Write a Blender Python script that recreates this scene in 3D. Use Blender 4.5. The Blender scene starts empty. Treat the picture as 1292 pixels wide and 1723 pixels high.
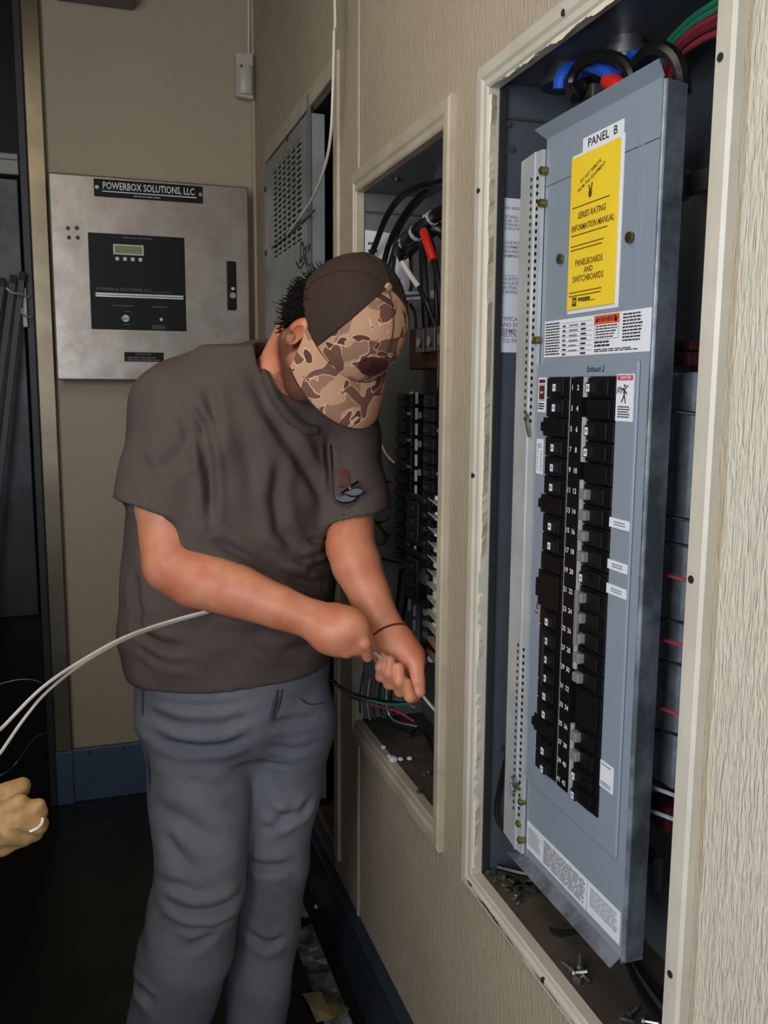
import bpy, bmesh, math, random
import numpy as np
from mathutils import Matrix, Vector
random.seed(7); RNG=np.random.default_rng(7)
SC=bpy.context.scene; COL=SC.collection

# ---------------------------------------------------------------- camera
CAM=bpy.data.cameras.new('camera'); cam=bpy.data.objects.new('camera',CAM); COL.objects.link(cam)
CAM.sensor_fit='HORIZONTAL'; CAM.sensor_width=36; CAM.lens=1486.5*36/1292; CAM.clip_start=.02
cr=Vector((0.95013122,-0.31178313,0.00647577)); cu=Vector((0.03748127,0.13478668,0.99016549)); cf=Vector((0.30958975,0.94054443,-0.13975106))
cam.matrix_world=Matrix(((cr.x,cu.x,-cf.x,-.55),(cr.y,cu.y,-cf.y,0),(cr.z,cu.z,-cf.z,1.42),(0,0,0,1)))
SC.camera=cam
# ---------------------------------------------------------------- sky, lamps, exposure
SC.view_settings.view_transform='Standard'; SC.view_settings.look='None'; SC.view_settings.gamma=1
SC.view_settings.use_curve_mapping=False; SC.view_settings.exposure=0.0
wd=bpy.data.worlds.new('overcast_sky'); SC.world=wd; wd.use_nodes=True
bg=wd.node_tree.nodes['Background']; bg.inputs[0].default_value=(.62,.75,1,1); bg.inputs[1].default_value=1.0
def area(name,loc,target,sx,sy,power,col,spread=180):
    l=bpy.data.lights.new(name,'AREA'); l.shape='RECTANGLE'; l.size=sx; l.size_y=sy; l.energy=power; l.color=col
    l.spread=math.radians(spread)
    o=bpy.data.objects.new(name,l); COL.objects.link(o); o.location=loc
    o.rotation_euler=(Vector(target)-Vector(loc)).to_track_quat('-Z','Y').to_euler(); return o
area('side_door_daylight',(-1.66,-.25,1.65),(-.05,1.15,1.2),1.1,1.5,37,(.94,.97,1.0),170)
area('doorway_daylight',(-.9,-1.75,1.7),(-.3,1.6,1.35),1.0,1.3,6,(.93,.97,1.0),160)
area('ceiling_lamp_light',(-.85,1.25,2.66),(-.55,1.7,0),.25,1.1,10,(1,.86,.66),170)

# ---------------------------------------------------------------- materials
def lin(h):
    if isinstance(h,str):
        c=[int(h[i:i+2],16)/255 for i in (0,2,4)]
        return tuple(x/12.92 if x<=.04045 else ((x+.055)/1.055)**2.4 for x in c)
    return h
MATS={}
def mat(name,col,rough=.5,metal=0,var=0,vscale=6,vcol=None,bump=0,bscale=60,stretch=(1,1,1),spec=.5,rvar=0,emit=None,dist=0,bd=.002,vlo=.4,vhi=.62):
    m=bpy.data.materials.new(name); m.use_nodes=True; nt=m.node_tree; N=nt.nodes; L=nt.links
    p=N['Principled BSDF']; c=lin(col)
    p.inputs['Base Color'].default_value=(*c,1); p.inputs['Roughness'].default_value=rough; p.inputs['Metallic'].default_value=metal
    p.inputs['Specular IOR Level'].default_value=spec
    g=N.new('ShaderNodeNewGeometry')
    if var:
        n=N.new('ShaderNodeTexNoise'); n.inputs['Scale'].default_value=vscale; n.inputs['Detail'].default_value=6; n.inputs['Roughness'].default_value=.65
        r=N.new('ShaderNodeValToRGB'); r.color_ramp.elements[0].position=vlo; r.color_ramp.elements[1].position=vhi
        c2=lin(vcol) if vcol else tuple(x*.6 for x in c)
        r.color_ramp.elements[0].color=(*[a*(1-var)+b*var for a,b in zip(c,c2)],1); r.color_ramp.elements[1].color=(*c,1)
        L.new(g.outputs['Position'],n.inputs['Vector']); L.new(n.outputs['Fac'],r.inputs['Fac']); L.new(r.outputs['Color'],p.inputs['Base Color'])
        if rvar:
            mr=N.new('ShaderNodeMapRange'); mr.inputs['To Min'].default_value=rough+rvar; mr.inputs['To Max'].default_value=rough-rvar
            L.new(n.outputs['Fac'],mr.inputs['Value']); L.new(mr.outputs['Result'],p.inputs['Roughness'])
    if bump:
        mp=N.new('ShaderNodeMapping'); mp.inputs['Scale'].default_value=stretch
        n=N.new('ShaderNodeTexNoise'); n.inputs['Scale'].default_value=bscale; n.inputs['Detail'].default_value=3; n.inputs['Distortion'].default_value=dist
        b=N.new('ShaderNodeBump'); b.inputs['Strength'].default_value=bump; b.inputs['Distance'].default_value=bd
        L.new(g.outputs['Position'],mp.inputs['Vector']); L.new(mp.outputs['Vector'],n.inputs['Vector'])
        L.new(n.outputs['Fac'],b.inputs['Height']); L.new(b.outputs['Normal'],p.inputs['Normal'])
    if emit: p.inputs['Emission Color'].default_value=(*lin(emit[0]),1); p.inputs['Emission Strength'].default_value=emit[1]
    MATS[name]=m; return m
M=MATS
mat('wall_paint','ac9d86',.55,var=.35,vscale=3,vcol='96876f',bump=.9,bscale=26,stretch=(1,9,1.2),dist=1.1,bd=.004)
mat('wall_paint_back','a5977e',.6,var=.3,vscale=2.5,vcol='9a8c78',bump=.3,bscale=140)
mat('grain_paint','c6beac',.5,var=.25,vscale=4,vcol='b5a98f',bump=1.0,bscale=20,stretch=(1,11,1.5),dist=1.3,bd=.0045)
mat('trim_paint','b5a892',.42,var=.45,vscale=9,vcol='8f8068',bump=.15,bscale=40,stretch=(1,1,.3))
mat('trim_white','bfb8a8',.42,var=.3,vscale=7,vcol='9c8f7a',bump=.15,bscale=40)
mat('caulk','d8cdb2',.8,bump=.6,bscale=120)
mat('grime','3a2c20',.9,var=.5,vscale=60)
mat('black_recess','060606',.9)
mat('dark_floor','191715',.42,var=.7,vscale=4,vcol='0b0a09',bump=.35,bscale=45,rvar=.12)
mat('dusty_floor','94979a',.75,var=.9,vscale=26,vcol='3a3b3d',bump=.5,bscale=90)
mat('ceiling_paint','6b6454',.7)
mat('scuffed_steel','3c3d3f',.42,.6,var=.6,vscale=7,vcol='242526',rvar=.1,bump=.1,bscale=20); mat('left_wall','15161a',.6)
mat('navy_steel','323d4a',.38,.3,var=.4,vscale=8,vcol='242c36',bump=.12,bscale=60)
mat('blue_steel','4e6078',.42,.25,var=.35,vscale=6,vcol='37485f',bump=.1,bscale=50)
mat('stainless','a39a90',.36,.75,var=.55,vscale=9,vcol='7d7268',rvar=.12,bump=.1,bscale=25)
mat('stainless_post','7d735f',.34,.85,var=.4,vscale=6,vcol='5c5342',rvar=.08,bump=.1,bscale=14,stretch=(1,1,.3))
mat('brass_screw','8c8250',.3,.9); mat('steel','9b9b98',.32,.9,var=.3,vscale=40); mat('dull_steel','6f716f',.42,.8,var=.4,vscale=20)
mat('galvanized','c4d0da',.4,.45,var=.6,vscale=45,vcol='8796a4',bump=.1,bscale=50)
mat('strip_metal','c6c9c8',.38,.4,var=.3,vscale=12,vcol='8d8f8f')
mat('panel_grey','88919c',.38,.15,var=.15,vscale=4,vcol='76808d',bump=.05,bscale=120)
mat('panel_edge','8b9299',.34,.45,var=.8,vscale=16,vcol='4a4f56',bump=.1,bscale=40)
mat('box_grey','50545b',.5,.25,var=.3,vscale=5,vcol='3d4147')
mat('box_grey_a','6a6c68',.55,.15,var=.35,vscale=5,vcol='555651')
mat('box_dirt','4a4035',.75,var=.7,vscale=11,vcol='2a231c',bump=.3,bscale=60)
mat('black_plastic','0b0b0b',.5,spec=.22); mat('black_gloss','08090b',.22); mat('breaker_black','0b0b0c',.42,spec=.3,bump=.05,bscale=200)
mat('breaker_face','131415',.5); mat('grey_handle','70726f',.45); mat('white_print','d9d9d6',.6); mat('black_print','141414',.7)
mat('white_label','d5d6d9',.5,var=.1,vscale=8); mat('paper','cfd0d2',.7,var=.12,vscale=9,vcol='b0b0b4'); mat('grey_print','6c6c70',.8)
mat('yellow_paper','e6c22c',.5,var=.2,vscale=10,vcol='d0a81e'); mat('brown_print','4a3508',.8)
mat('orange','d4552a',.55); mat('red','b0201f',.5); mat('dark_red','4c1613',.7); mat('pink_red','b03a48',.55)
mat('red_tape','c01f1a',.35); mat('blue_tape','1e4fb0',.35,var=.3,vscale=30); mat('blue_teal','246a8c',.35)
mat('black_cable','0d0d0e',.4,bump=.1,bscale=80); mat('green_wire','2a7a5a',.4); mat('red_wire','9c2a35',.4); mat('maroon_wire','6d2431',.45); mat('white_wire','d8d2c8',.4); mat('copper','9a6a45',.35,.8)
mat('neutral_wire','b5aca0',.5)
mat('lcd','7d8659',.3); mat('display_bezel','c9cbb6',.4)
mat('white_plastic','b9b0a6',.4,var=.1,vscale=10)
mat('vent_grey','8a8f8d',.45,.2,var=.5,vscale=6,vcol='6d6a62'); mat('vent_dark','0c0a08',.9)
mat('dark_grey','2e2f31',.5,.3,var=.4,vscale=7); mat('ledge_grey','6f6f6c',.45,.4,var=.3,vscale=12)
mat('cord_white','cfc8bb',.5)
mat('glove_leather','b08a58',.75,var=.6,vscale=35,vcol='7d5c34',bump=.5,bscale=70)
mat('denim_sleeve','24262b',.9,bump=.3,bscale=200)
mat('shirt','544a45',.92,var=.18,vscale=9,vcol='493f3b',bump=.35,bscale=420,spec=.15)
mat('shirt_edge','4a413d',.92,bump=.3,bscale=420,spec=.15)
mat('denim','74757a',.9,var=.5,vscale=5,vcol='4c4e57',bump=.45,bscale=380,spec=.15)
mat('denim_seam','3c3e46',.9)
mat('boot','2a1d14',.6,var=.4,vscale=15)
mat('hair','0d0806',.75,spec=.12)
mat('cap_mesh','3a2c25',.85,bump=.5,bscale=500,spec=.2)
mat('patch','4a221c',.8,bump=.6,bscale=260,spec=.2)
mat('foil','c2aa78',.25,.5,var=.6,vscale=20,vcol='4a3d26'); mat('scrap','c9ccd0',.5); mat('eye_white','cfc4ba',.25)
mat('bracelet_cord','5a1a16',.7)
mat('rust_block','451a13',.6,var=.4,vscale=40)
mat('lamp_diffuser','fff0d8',.5,emit=('fff0d8',3.0))
mat('glass_blue','0c161b',.06)

# ---------------------------------------------------------------- builders
WP={}
class MB:
    def __init__(s): s.v=[]; s.f=[]; s.mi=[]; s.cur=0
    def add(s,vs,fs):
        o=len(s.v); s.v+= [tuple(map(float,p)) for p in vs]; s.f+=[tuple(i+o for i in f) for f in fs]; s.mi+=[s.cur]*len(fs); return s
    def box(s,lo,hi):
        (a,b,c),(d,e,f)=[min(p,q) for p,q in zip(lo,hi)],[max(p,q) for p,q in zip(lo,hi)]
        return s.add([(a,b,c),(d,b,c),(d,e,c),(a,e,c),(a,b,f),(d,b,f),(d,e,f),(a,e,f)],[(0,3,2,1),(4,5,6,7),(0,1,5,4),(1,2,6,5),(2,3,7,6),(3,0,4,7)])
    def obox(s,c,ax,h):
        c=Vector(c); X,Y,Z=[Vector(a).normalized()*k for a,k in zip(ax,h)]
        P=[c+X*i+Y*j+Z*k for k in (-1,1) for i,j in ((-1,-1),(1,-1),(1,1),(-1,1))]
        return s.add(P,[(0,3,2,1),(4,5,6,7),(0,1,5,4),(1,2,6,5),(2,3,7,6),(3,0,4,7)])
    def prism(s,poly,ext):   # planar polygon (3D pts) extruded by vector
        e=Vector(ext); P=[Vector(p) for p in poly]; n=len(P)
        return s.add(P+[p+e for p in P],[tuple(range(n))[::-1],tuple(range(n,2*n))]+[(i,(i+1)%n,n+(i+1)%n,n+i) for i in range(n)])
    def tube(s,pts,r,n=8,sub=6,smooth=True,cap=True):
        P=[Vector(p) for p in pts]
        rr=list(r) if isinstance(r,(list,tuple)) else [r]*len(P)
        if smooth and len(P)>2:
            Q=[];R=[]
            for i in range(len(P)-1):
                a=P[max(i-1,0)];b=P[i];c=P[i+1];d=P[min(i+2,len(P)-1)]
                for k in range(sub):
                    t=k/sub; Q.append(.5*((2*b)+(c-a)*t+(2*a-5*b+4*c-d)*t*t+(3*b-a-3*c+d)*t**3)); R.append(rr[i]*(1-t)+rr[i+1]*t)
            Q.append(P[-1]);R.append(rr[-1]); P,rr=Q,R
        vs=[];fs=[]; up=None
        for i,p in enumerate(P):
            t=(P[min(i+1,len(P)-1)]-P[max(i-1,0)]).normalized()
            if up is None: up=t.orthogonal().normalized()
            up=(up-t*up.dot(t)); up=up.normalized() if up.length>1e-6 else t.orthogonal().normalized()
            w=t.cross(up)
            for k in range(n):
                a=2*math.pi*k/n; vs.append(p+(up*math.cos(a)+w*math.sin(a))*rr[i])
        for i in range(len(P)-1):
            for k in range(n): fs.append((i*n+k,i*n+(k+1)%n,(i+1)*n+(k+1)%n,(i+1)*n+k))
        if cap: fs+= [tuple(range(n))[::-1],tuple(range((len(P)-1)*n,len(P)*n))]
        return s.add(vs,fs)
    def cyl(s,a,b,r,n=14,r2=None): return s.tube([a,b],[r,r if r2 is None else r2],n,smooth=False)
    def ball(s,c,r,n=10,m=7,sc=(1,1,1)):
        vs=[(c[0],c[1],c[2]-r*sc[2])];fs=[]
        for j in range(1,m):
            t=math.pi*j/m-math.pi/2
            for i in range(n):
                a=2*math.pi*i/n; vs.append((c[0]+r*sc[0]*math.cos(t)*math.cos(a),c[1]+r*sc[1]*math.cos(t)*math.sin(a),c[2]+r*sc[2]*math.sin(t)))
        vs.append((c[0],c[1],c[2]+r*sc[2])); k=len(vs)-1
        for i in range(n):
            fs.append((0,1+(i+1)%n,1+i)); fs.append((k,1+(m-2)*n+i,1+(m-2)*n+(i+1)%n))
        for j in range(m-2):
            for i in range(n): fs.append((1+j*n+i,1+j*n+(i+1)%n,1+(j+1)*n+(i+1)%n,1+(j+1)*n+i))
        return s.add(vs,fs)
    def frame(s,lo,hi,ilo,ihi,ax,d0,d1):   # rectangular ring in a plane, mitred; coords 2D; ax maps (u,v,d)->xyz
        o=[(lo[0],lo[1]),(hi[0],lo[1]),(hi[0],hi[1]),(lo[0],hi[1])]; n=[(ilo[0],ilo[1]),(ihi[0],ilo[1]),(ihi[0],ihi[1]),(ilo[0],ihi[1])]
        V=[ax(*p,d) for d in (d0,d1) for q in (o,n) for p in q]; F=[]
        for i in range(4):
            j=(i+1)%4
            F+=[(i,4+i,4+j,j),(8+i,8+j,12+j,12+i),(i,j,8+j,8+i),(4+i,12+i,12+j,4+j)]
        return s.add(V,F)
    def text(s,t,o,size,ux,uy,align='CENTER',shear=0,bold=0,squash=1,lift=.0003):
        vs,fs=glyphs(t,align,shear); o=Vector(o);ux=Vector(ux);uy=Vector(uy); nz=ux.cross(uy)
        return s.add([o+ux*(x*size*squash)+uy*(y*size)+nz*lift for x,y in vs],fs)
    def lines(s,o,w,h,n,ux,uy,fill=.5,jit=.25,lift=.0003,words=True):  # rows of illegible small print
        o=Vector(o);ux=Vector(ux);uy=Vector(uy);nz=ux.cross(uy)*lift
        for i in range(n):
            y=h-(i+.5)*h/n; hh=h/n*fill/2; x=0; end=w*(1-random.random()*jit)
            while x<end:
                l=min(end-x,w*(random.uniform(.08,.22) if words else 1))
                P=[o+ux*a+uy*b+nz for a,b in ((x,y-hh),(x+l,y-hh),(x+l,y+hh),(x,y+hh))]; s.add(P,[(0,1,2,3)]); x+=l+w*.025
        return s
    def build(s,name,m,parent=None,smooth=False,bevel=0,label=None,cat=None,group=None,kind=None,seg=2,origin=None,ang=40):
        V=np.array(s.v); c=Vector(origin) if origin else Vector(((V.min(0)+V.max(0))/2).tolist())
        me=bpy.data.meshes.new(name); me.from_pydata((V-np.array(c)).tolist(),[],s.f); 
        ms=m if isinstance(m,(list,tuple)) else [m]
        for x in ms: me.materials.append(MATS[x])
        if len(ms)>1: me.polygons.foreach_set('material_index',s.mi)
        if smooth: me.polygons.foreach_set('use_smooth',[True]*len(me.polygons))
        me.update()
        if smooth and ang: 
            try: me.set_sharp_from_angle(angle=math.radians(ang))
            except Exception: pass
        return put(name,me,c,parent,bevel,label,cat,group,kind,seg)
def put(name,me,c,parent=None,bevel=0,label=None,cat=None,group=None,kind=None,seg=2):
    o=bpy.data.objects.new(name,me); COL.objects.link(o); WP[o.name]=Vector(c)
    if parent: o.parent=parent; o.location=Vector(c)-WP[parent.name]
    else: o.location=c
    if bevel:
        b=o.modifiers.new('bevel','BEVEL'); b.width=bevel; b.segments=seg; b.limit_method='ANGLE'; b.angle_limit=math.radians(40)
    tag(o,label,cat,group,kind); return o
def tag(o,label=None,cat=None,group=None,kind=None):
    for k,v in (('label',label),('category',cat),('group',group),('kind',kind)):
        if v: o[k]=v
    return o
def empty(name,loc,label=None,cat=None,group=None,kind=None):
    o=bpy.data.objects.new(name,None); o.empty_display_size=.05; COL.objects.link(o); o.location=loc; WP[o.name]=Vector(loc)
    return tag(o,label,cat,group,kind)
GL={}
def glyphs(t,align,shear):
    k=(t,align,shear)
    if k not in GL:
        cu=bpy.data.curves.new('t','FONT'); cu.body=t; cu.align_x=align; cu.align_y='CENTER'; cu.shear=shear; cu.resolution_u=2; cu.size=1; cu.offset=.012
        ob=bpy.data.objects.new('t',cu); COL.objects.link(ob); dg=bpy.context.evaluated_depsgraph_get(); dg.update()
        me=ob.evaluated_get(dg).to_mesh(); GL[k]=([(v.co.x,v.co.y) for v in me.vertices],[tuple(p.vertices) for p in me.polygons])
        ob.evaluated_get(dg).to_mesh_clear(); bpy.data.objects.remove(ob); bpy.data.curves.remove(cu)
    return GL[k]
RX,RY=(0,-1,0),(0,0,1)          # reading directions on the right-hand wall
BX,BY=(1,0,0),(0,0,1)           # reading directions on the back wall
WX=lambda y,z,x:(x,y,z)         # (u,v,depth) -> world for things in the right-hand wall plane
WB=lambda x,z,y:(x,y,z)         # and in the back wall plane

# ================================================================ ROOM SHELL
ST='structure'
YB=3.07
MB().box((-1.75,-1.9,-.06),(.02,3.95,0)).build('floor','dark_floor',kind=ST)
MB().box((-1.75,-1.9,2.72),(.4,3.95,2.8)).build('ceiling','ceiling_paint',kind=ST)
# right wall: siding sheet with three openings (C far cabinet, A middle panel, B near panel)
A0,A1,AZ0,AZ1=1.362,1.850,.668,1.825
B0,B1,BZ0,BZ1=.708,1.195,.658,1.836
C0,C1,CZ0,CZ1=2.03,2.845,.255,2.11
w=MB(); T=.012
for (y0,y1,z0,z1) in ((C1,YB,0,2.72),(A1+.002,C0,0,2.72),(B1+.002,A0-.002,0,2.72),(-1.9,B0-.002,0,2.72),(C0,C1,0,CZ0),(C0,C1,CZ1,2.72),(A0-.002,A1+.002,0,AZ0-.002),(A0-.002,A1+.002,AZ1+.002,2.72),(B0-.002,B1+.002,0,BZ0-.002),(B0-.002,B1+.002,BZ1+.002,2.72)):
    w.box((0,y0,z0),(T,y1,z1))
w.build('wall_right','wall_paint',kind=ST)
MB().box((.33,-1.9,0),(.36,3.95,2.72)).build('wall_outer','left_wall',kind=ST)
MB().box((-.712,YB,0),(.33,YB+.05,2.72)).build('wall_back','wall_paint_back',kind=ST)
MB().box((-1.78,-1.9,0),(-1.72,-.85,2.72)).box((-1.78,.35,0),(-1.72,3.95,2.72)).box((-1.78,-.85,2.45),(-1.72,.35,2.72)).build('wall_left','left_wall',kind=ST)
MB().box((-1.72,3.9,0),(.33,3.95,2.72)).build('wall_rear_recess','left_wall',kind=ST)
MB().box((-.35,-1.9,0),(.33,-1.84,2.72)).box((-1.72,-1.9,2.45),(-.35,-1.84,2.72)).build('wall_front','wall_paint_back',kind=ST)
# trims: battens and vertical mouldings on the right wall
MB().box((-.005,1.842,1.868),(0,1.858,2.72)).box((-.005,1.832,.195),(0,1.848,.622)).build('trim_1','trim_paint',kind=ST,bevel=.002)
MB().box((-.010,1.992,.245),(0,2.03,2.155)).build('trim_2','trim_paint',kind=ST,bevel=.003)
MB().box((-.010,2.03,2.11),(0,2.86,2.155)).build('trim_3','trim_paint',kind=ST,bevel=.003)
MB().box((-.004,.49,.195),(0,.665,2.72)).build('trim_4','grain_paint',kind=ST,bevel=.001)
MB().box((-.007,.30,.195),(0,.556,2.72)).build('trim_5','trim_paint',kind=ST,bevel=.003)
MB().box((-.012,YB-.014,.19),(0,YB,2.72)).build('trim_6','wall_paint_back',kind=ST,bevel=.003)
def wall_frame(name,o0,o1,i0,i1,mt,prof):
    r=empty(name,(0,(o0[0]+o1[0])/2,o0[1]),kind=ST)
    O=[(o0[0],o0[1]),(o1[0],o0[1]),(o1[0],o1[1]),(o0[0],o1[1])]; I=[(i0[0],i0[1]),(i1[0],i0[1]),(i1[0],i1[1]),(i0[0],i1[1])]
    for i in range(4):
        j=(i+1)%4; vs=[]
        for (a,b) in ((O[i],I[i]),(O[j],I[j])):
            for t,x in prof: vs.append((x,a[0]+(b[0]-a[0])*t,a[1]+(b[1]-a[1])*t))
        n=len(prof)
        MB().add(vs,[(k,(k+1)%n,n+(k+1)%n,n+k) for k in range(n)]+[tuple(range(n))[::-1],tuple(range(n,2*n))]).build('moulding',mt,r)
    return r
PROF=[(0,0),(0,-.009),(.12,-.012),(.55,-.012),(.68,-.0085),(.92,-.0085),(1,-.006),(1,.010)]
fa=wall_frame('trim_7',(1.330,.622),(1.868,1.868),(A0,AZ0),(A1,AZ1),'trim_paint',PROF)
fb=wall_frame('trim_8',(.678,.632),(1.228,1.870),(B0,BZ0),(B1,BZ1),'trim_white',PROF)
# chipped caulk bead along the inside of the near frame
cb=MB(); d=.002
def bead(n,f,lim):
    w=0.003
    for i in range(n):
        w0=w; w=min(max(w+random.gauss(0,.0012),-.001),.0075)
        if w>.0004 or w0>.0004: f(i,max(w0,.0002),max(w,.0002))
st_=(BZ1-BZ0-.02)/190
bead(190,lambda i,a,b:cb.add([(-.0062,B1+.001,BZ0+.01+i*st_),(-.0062,B1+.001,BZ0+.01+(i+1)*st_),(-.0045,B1-b,BZ0+.01+(i+1)*st_),(-.0045,B1-a,BZ0+.01+i*st_),(.008,B1+.001,BZ0+.01+i*st_),(.008,B1+.001,BZ0+.01+(i+1)*st_)],[(0,1,2,3),(3,2,5,4)]),0)
sy_=(B1-B0-.02)/90
bead(90,lambda i,a,b:cb.add([(-.0062,B0+.01+i*sy_,BZ1+.001),(-.0062,B0+.01+(i+1)*sy_,BZ1+.001),(-.0045,B0+.01+(i+1)*sy_,BZ1-b*.8),(-.0045,B0+.01+i*sy_,BZ1-a*.8),(.008,B0+.01+i*sy_,BZ1+.001),(.008,B0+.01+(i+1)*sy_,BZ1+.001)],[(0,1,2,3),(3,2,5,4)]),0)
cb.build('caulk','caulk',fb,kind='stuff')
for (y,z) in ((.694,1.71),(.694,1.24),(.692,.83),(1.212,1.70),(1.211,1.29),(.95,.645),(.98,1.853)):
    MB().cyl((-.010,y,z),(-.013,y,z),.004,10).build('nail_hole','dark_grey',fb)
gr=MB()
for (y,z,a,b) in ((1.13,.641,.030,.004),(1.05,.6395,.05,.0018),(.93,.6405,.05,.002),(1.19,.646,.010,.005),(.85,.6415,.03,.0025),(1.10,.6415,.02,.004)):
    n=9; up=[(-.0124,y-a+2*a*k/n,z+b*random.uniform(.1,1)*math.sin(math.pi*(k+.3)/(n+.6))) for k in range(n+1)]; dn=[(-.0124,y-a+2*a*k/n,z-b*random.uniform(.1,1)*math.sin(math.pi*(k+.3)/(n+.6))) for k in range(n+1)]
    gr.add(up+dn,[(k,k+1,n+2+k,n+1+k) for k in range(n)])
gr.build('grime_patch','grime',fb,kind='stuff')
# baseboards
MB().box((-.016,-1.9,0),(0,YB,.178)).box((-.026,-1.9,.178),(0,YB,.196)).build('baseboard_right','navy_steel',kind=ST,bevel=.003)
bbk=MB().box((-.715,YB-.016,0),(-.026,YB,.158)).box((-.715,YB-.022,.158),(-.026,YB,.19)).build('baseboard_back','blue_steel',kind=ST,bevel=.003)
for x in (-.68,-.6,-.49,-.36,-.2): MB().cyl((x,YB-.022,.175),(x,YB-.026,.175),.006,8).build('rivet','navy_steel',bbk)
MB().box((-.105,1.45,0),(-.045,2.34,.004)).build('floor_strip','dusty_floor',kind=ST,bevel=.001)
# stainless corner post
po=empty('corner_post',(-.684,YB-.02,0),'tall stainless steel corner post at the left end of the cream back wall','post')
MB().box((-.711,YB-.03,.19),(-.657,YB+.02,2.72)).build('post_face','stainless_post',po,bevel=.004)
MB().box((-.735,YB-.024,.0),(-.711,YB+.02,2.72)).build('post_return','dark_grey',po,bevel=.003)
MB().box((-.711,YB-.028,0),(-.657,YB+.0,.19)).build('post_foot','blue_steel',po,bevel=.003)

# ================================================================ BACK WALL THINGS
cbx=empty('control_box',(-.345,YB-.05,1.437),'square stained stainless control box on the back wall with black display panel','control box')
y0=YB-.055
MB().box((-.64,y0+.004,1.445),(-.046,YB,2.055)).build('cabinet_body','stainless',cbx,bevel=.004)
MB().box((-.652,y0-.016,1.436),(-.037,y0+.003,2.066)).build('door','stainless',cbx,bevel=.005)
yf=y0-.016
n=MB().box((-.519,yf-.003,2.003),(-.185,yf,2.056)).build('nameplate','black_plastic',cbx,bevel=.001)
MB().text('POWERBOX SOLUTIONS, LLC',(-.352,yf-.003,2.036),.030,BX,BY,squash=.70).lines((-.495,yf-.003,2.0165),.29,.006,1,BX,BY,.5,0,words=False).lines((-.40,yf-.003,2.008),.10,.005,1,BX,BY,.4).build('lettering','white_print',n)
for x in (-.510,-.193): MB().cyl((x,yf-.003,2.03),(x,yf-.006,2.03),.006).build('screw','steel',n)
pn=MB().box((-.542,yf-.003,1.597),(-.247,yf,1.893)).build('keypad_panel','black_plastic',cbx,bevel=.001)
yp=yf-.003
MB().box((-.468,yp-.006,1.829),(-.375,yp,1.861)).build('display_bezel','display_bezel',pn,bevel=.001)
MB().box((-.463,yp-.0072,1.8335),(-.380,yp-.0058,1.8565)).build('display_screen','lcd',pn)
for i in range(4): MB().box((-.462+i*.0235,yp-.005,1.811),(-.451+i*.0235,yp,1.822)).build('button','white_print',pn,bevel=.001)
MB().box((-.526,yp-.002,1.698),(-.2545,yp,1.710)).build('stripe','strip_metal',pn)
MB().box((-.526,yp-.0024,1.7025),(-.2545,yp-.0018,1.7045)).build('stripe_line','dark_grey',pn)
MB().text('POWERBOX SOLUTIONS, LLC',(-.524,yp,1.722),.0125,BX,BY,'LEFT').lines((-.36,yp,1.716),.08,.004,1,BX,BY,.5).lines((-.44,yp,1.880),.10,.006,1,BX,BY,.5).lines((-.475,yp,1.669),.07,.006,1,BX,BY,.5).lines((-.44,yp,1.653),.018,.004,1,BX,BY).lines((-.445,yp,1.612),.022,.004,1,BX,BY).lines((-.355,yp,1.669),.052,.006,1,BX,BY,.5).lines((-.355,yp,1.601),.05,.014,3,BX,BY,.5).build('panel_print','grey_print',pn,kind='stuff')
k=MB().cyl((-.437,yp,1.632),(-.437,yp-.010,1.632),.011,16).build('key_switch','steel',pn,smooth=True)
MB().box((-.452,yp-.016,1.629),(-.424,yp-.010,1.635)).build('key_bow','brass_screw',pn,bevel=.001)
MB().ball((-.326,yp-.002,1.632),.006).build('indicator_lamp','white_print',pn,smooth=True)
l=MB().box((-.113,yf-.012,1.670),(-.083,yf,1.826)).build('latch','black_plastic',cbx,bevel=.004)
MB().cyl((-.096,yf-.012,1.716),(-.096,yf-.016,1.716),.010,14).build('key_lock','steel',l,smooth=True)
MB().box((-.100,yf-.014,1.734),(-.090,yf-.012,1.742)).build('lock_mark','white_print',l)
c=MB().box((-.445,yf-.003,1.497),(-.322,yf,1.527)).build('caution_plate','black_plastic',cbx)
MB().text('CAUTION',(-.385,yf-.003,1.5205),.011,BX,BY).lines((-.435,yf-.003,1.4985),.10,.015,2,BX,BY,.55,.15).build('caution_print','grey_print',c)
for x,z in ((-.600,1.902),(-.574,1.904),(-.598,1.874),(-.572,1.875)): MB().cyl((x,yf,z),(x,yf-.003,z),.0062,10).build('bolt','dark_grey',cbx,smooth=True)

md=empty('motion_detector',(-.03,YB-.02,2.37),'small white motion detector high on back wall by the corner','detector')
MB().prism([(-.066,YB-.003,2.355),(-.008,YB-.003,2.35),(-.008,YB-.003,2.495),(-.066,YB-.003,2.49)],(0,-.035,0)).build('housing','white_plastic',md,bevel=.006)
vs=[];fs=[]
for j,z in enumerate((2.362,2.375,2.43,2.452)):
    rr=(.012,.020,.020,.010)[j]
    for i in range(9): a=math.pi*(i/8); vs.append((-.037+.025*math.cos(a),YB-.038-rr*math.sin(a),z))
for j in range(3):
    for i in range(8): fs.append((j*9+i,j*9+i+1,(j+1)*9+i+1,(j+1)*9+i))
fs+=[tuple(range(9))[::-1],tuple(range(27,36))]
MB().add(vs,fs).build('lens','white_plastic',md,smooth=True)
MB().box((-.053,YB-.0545,2.440),(-.049,YB-.050,2.447)).build('indicator_window','black_plastic',md)
MB().tube([(-.02,YB-.012,2.49),(-.019,YB-.01,2.52),(-.017,YB-.006,2.6),(-.016,YB-.006,2.717)],.004,6).build('lead','cord_white',md,smooth=True)
hb=empty('overhead_box',(-.5,YB-.04,2.585),'flat grey metal box at the top edge of back wall','box')
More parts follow.
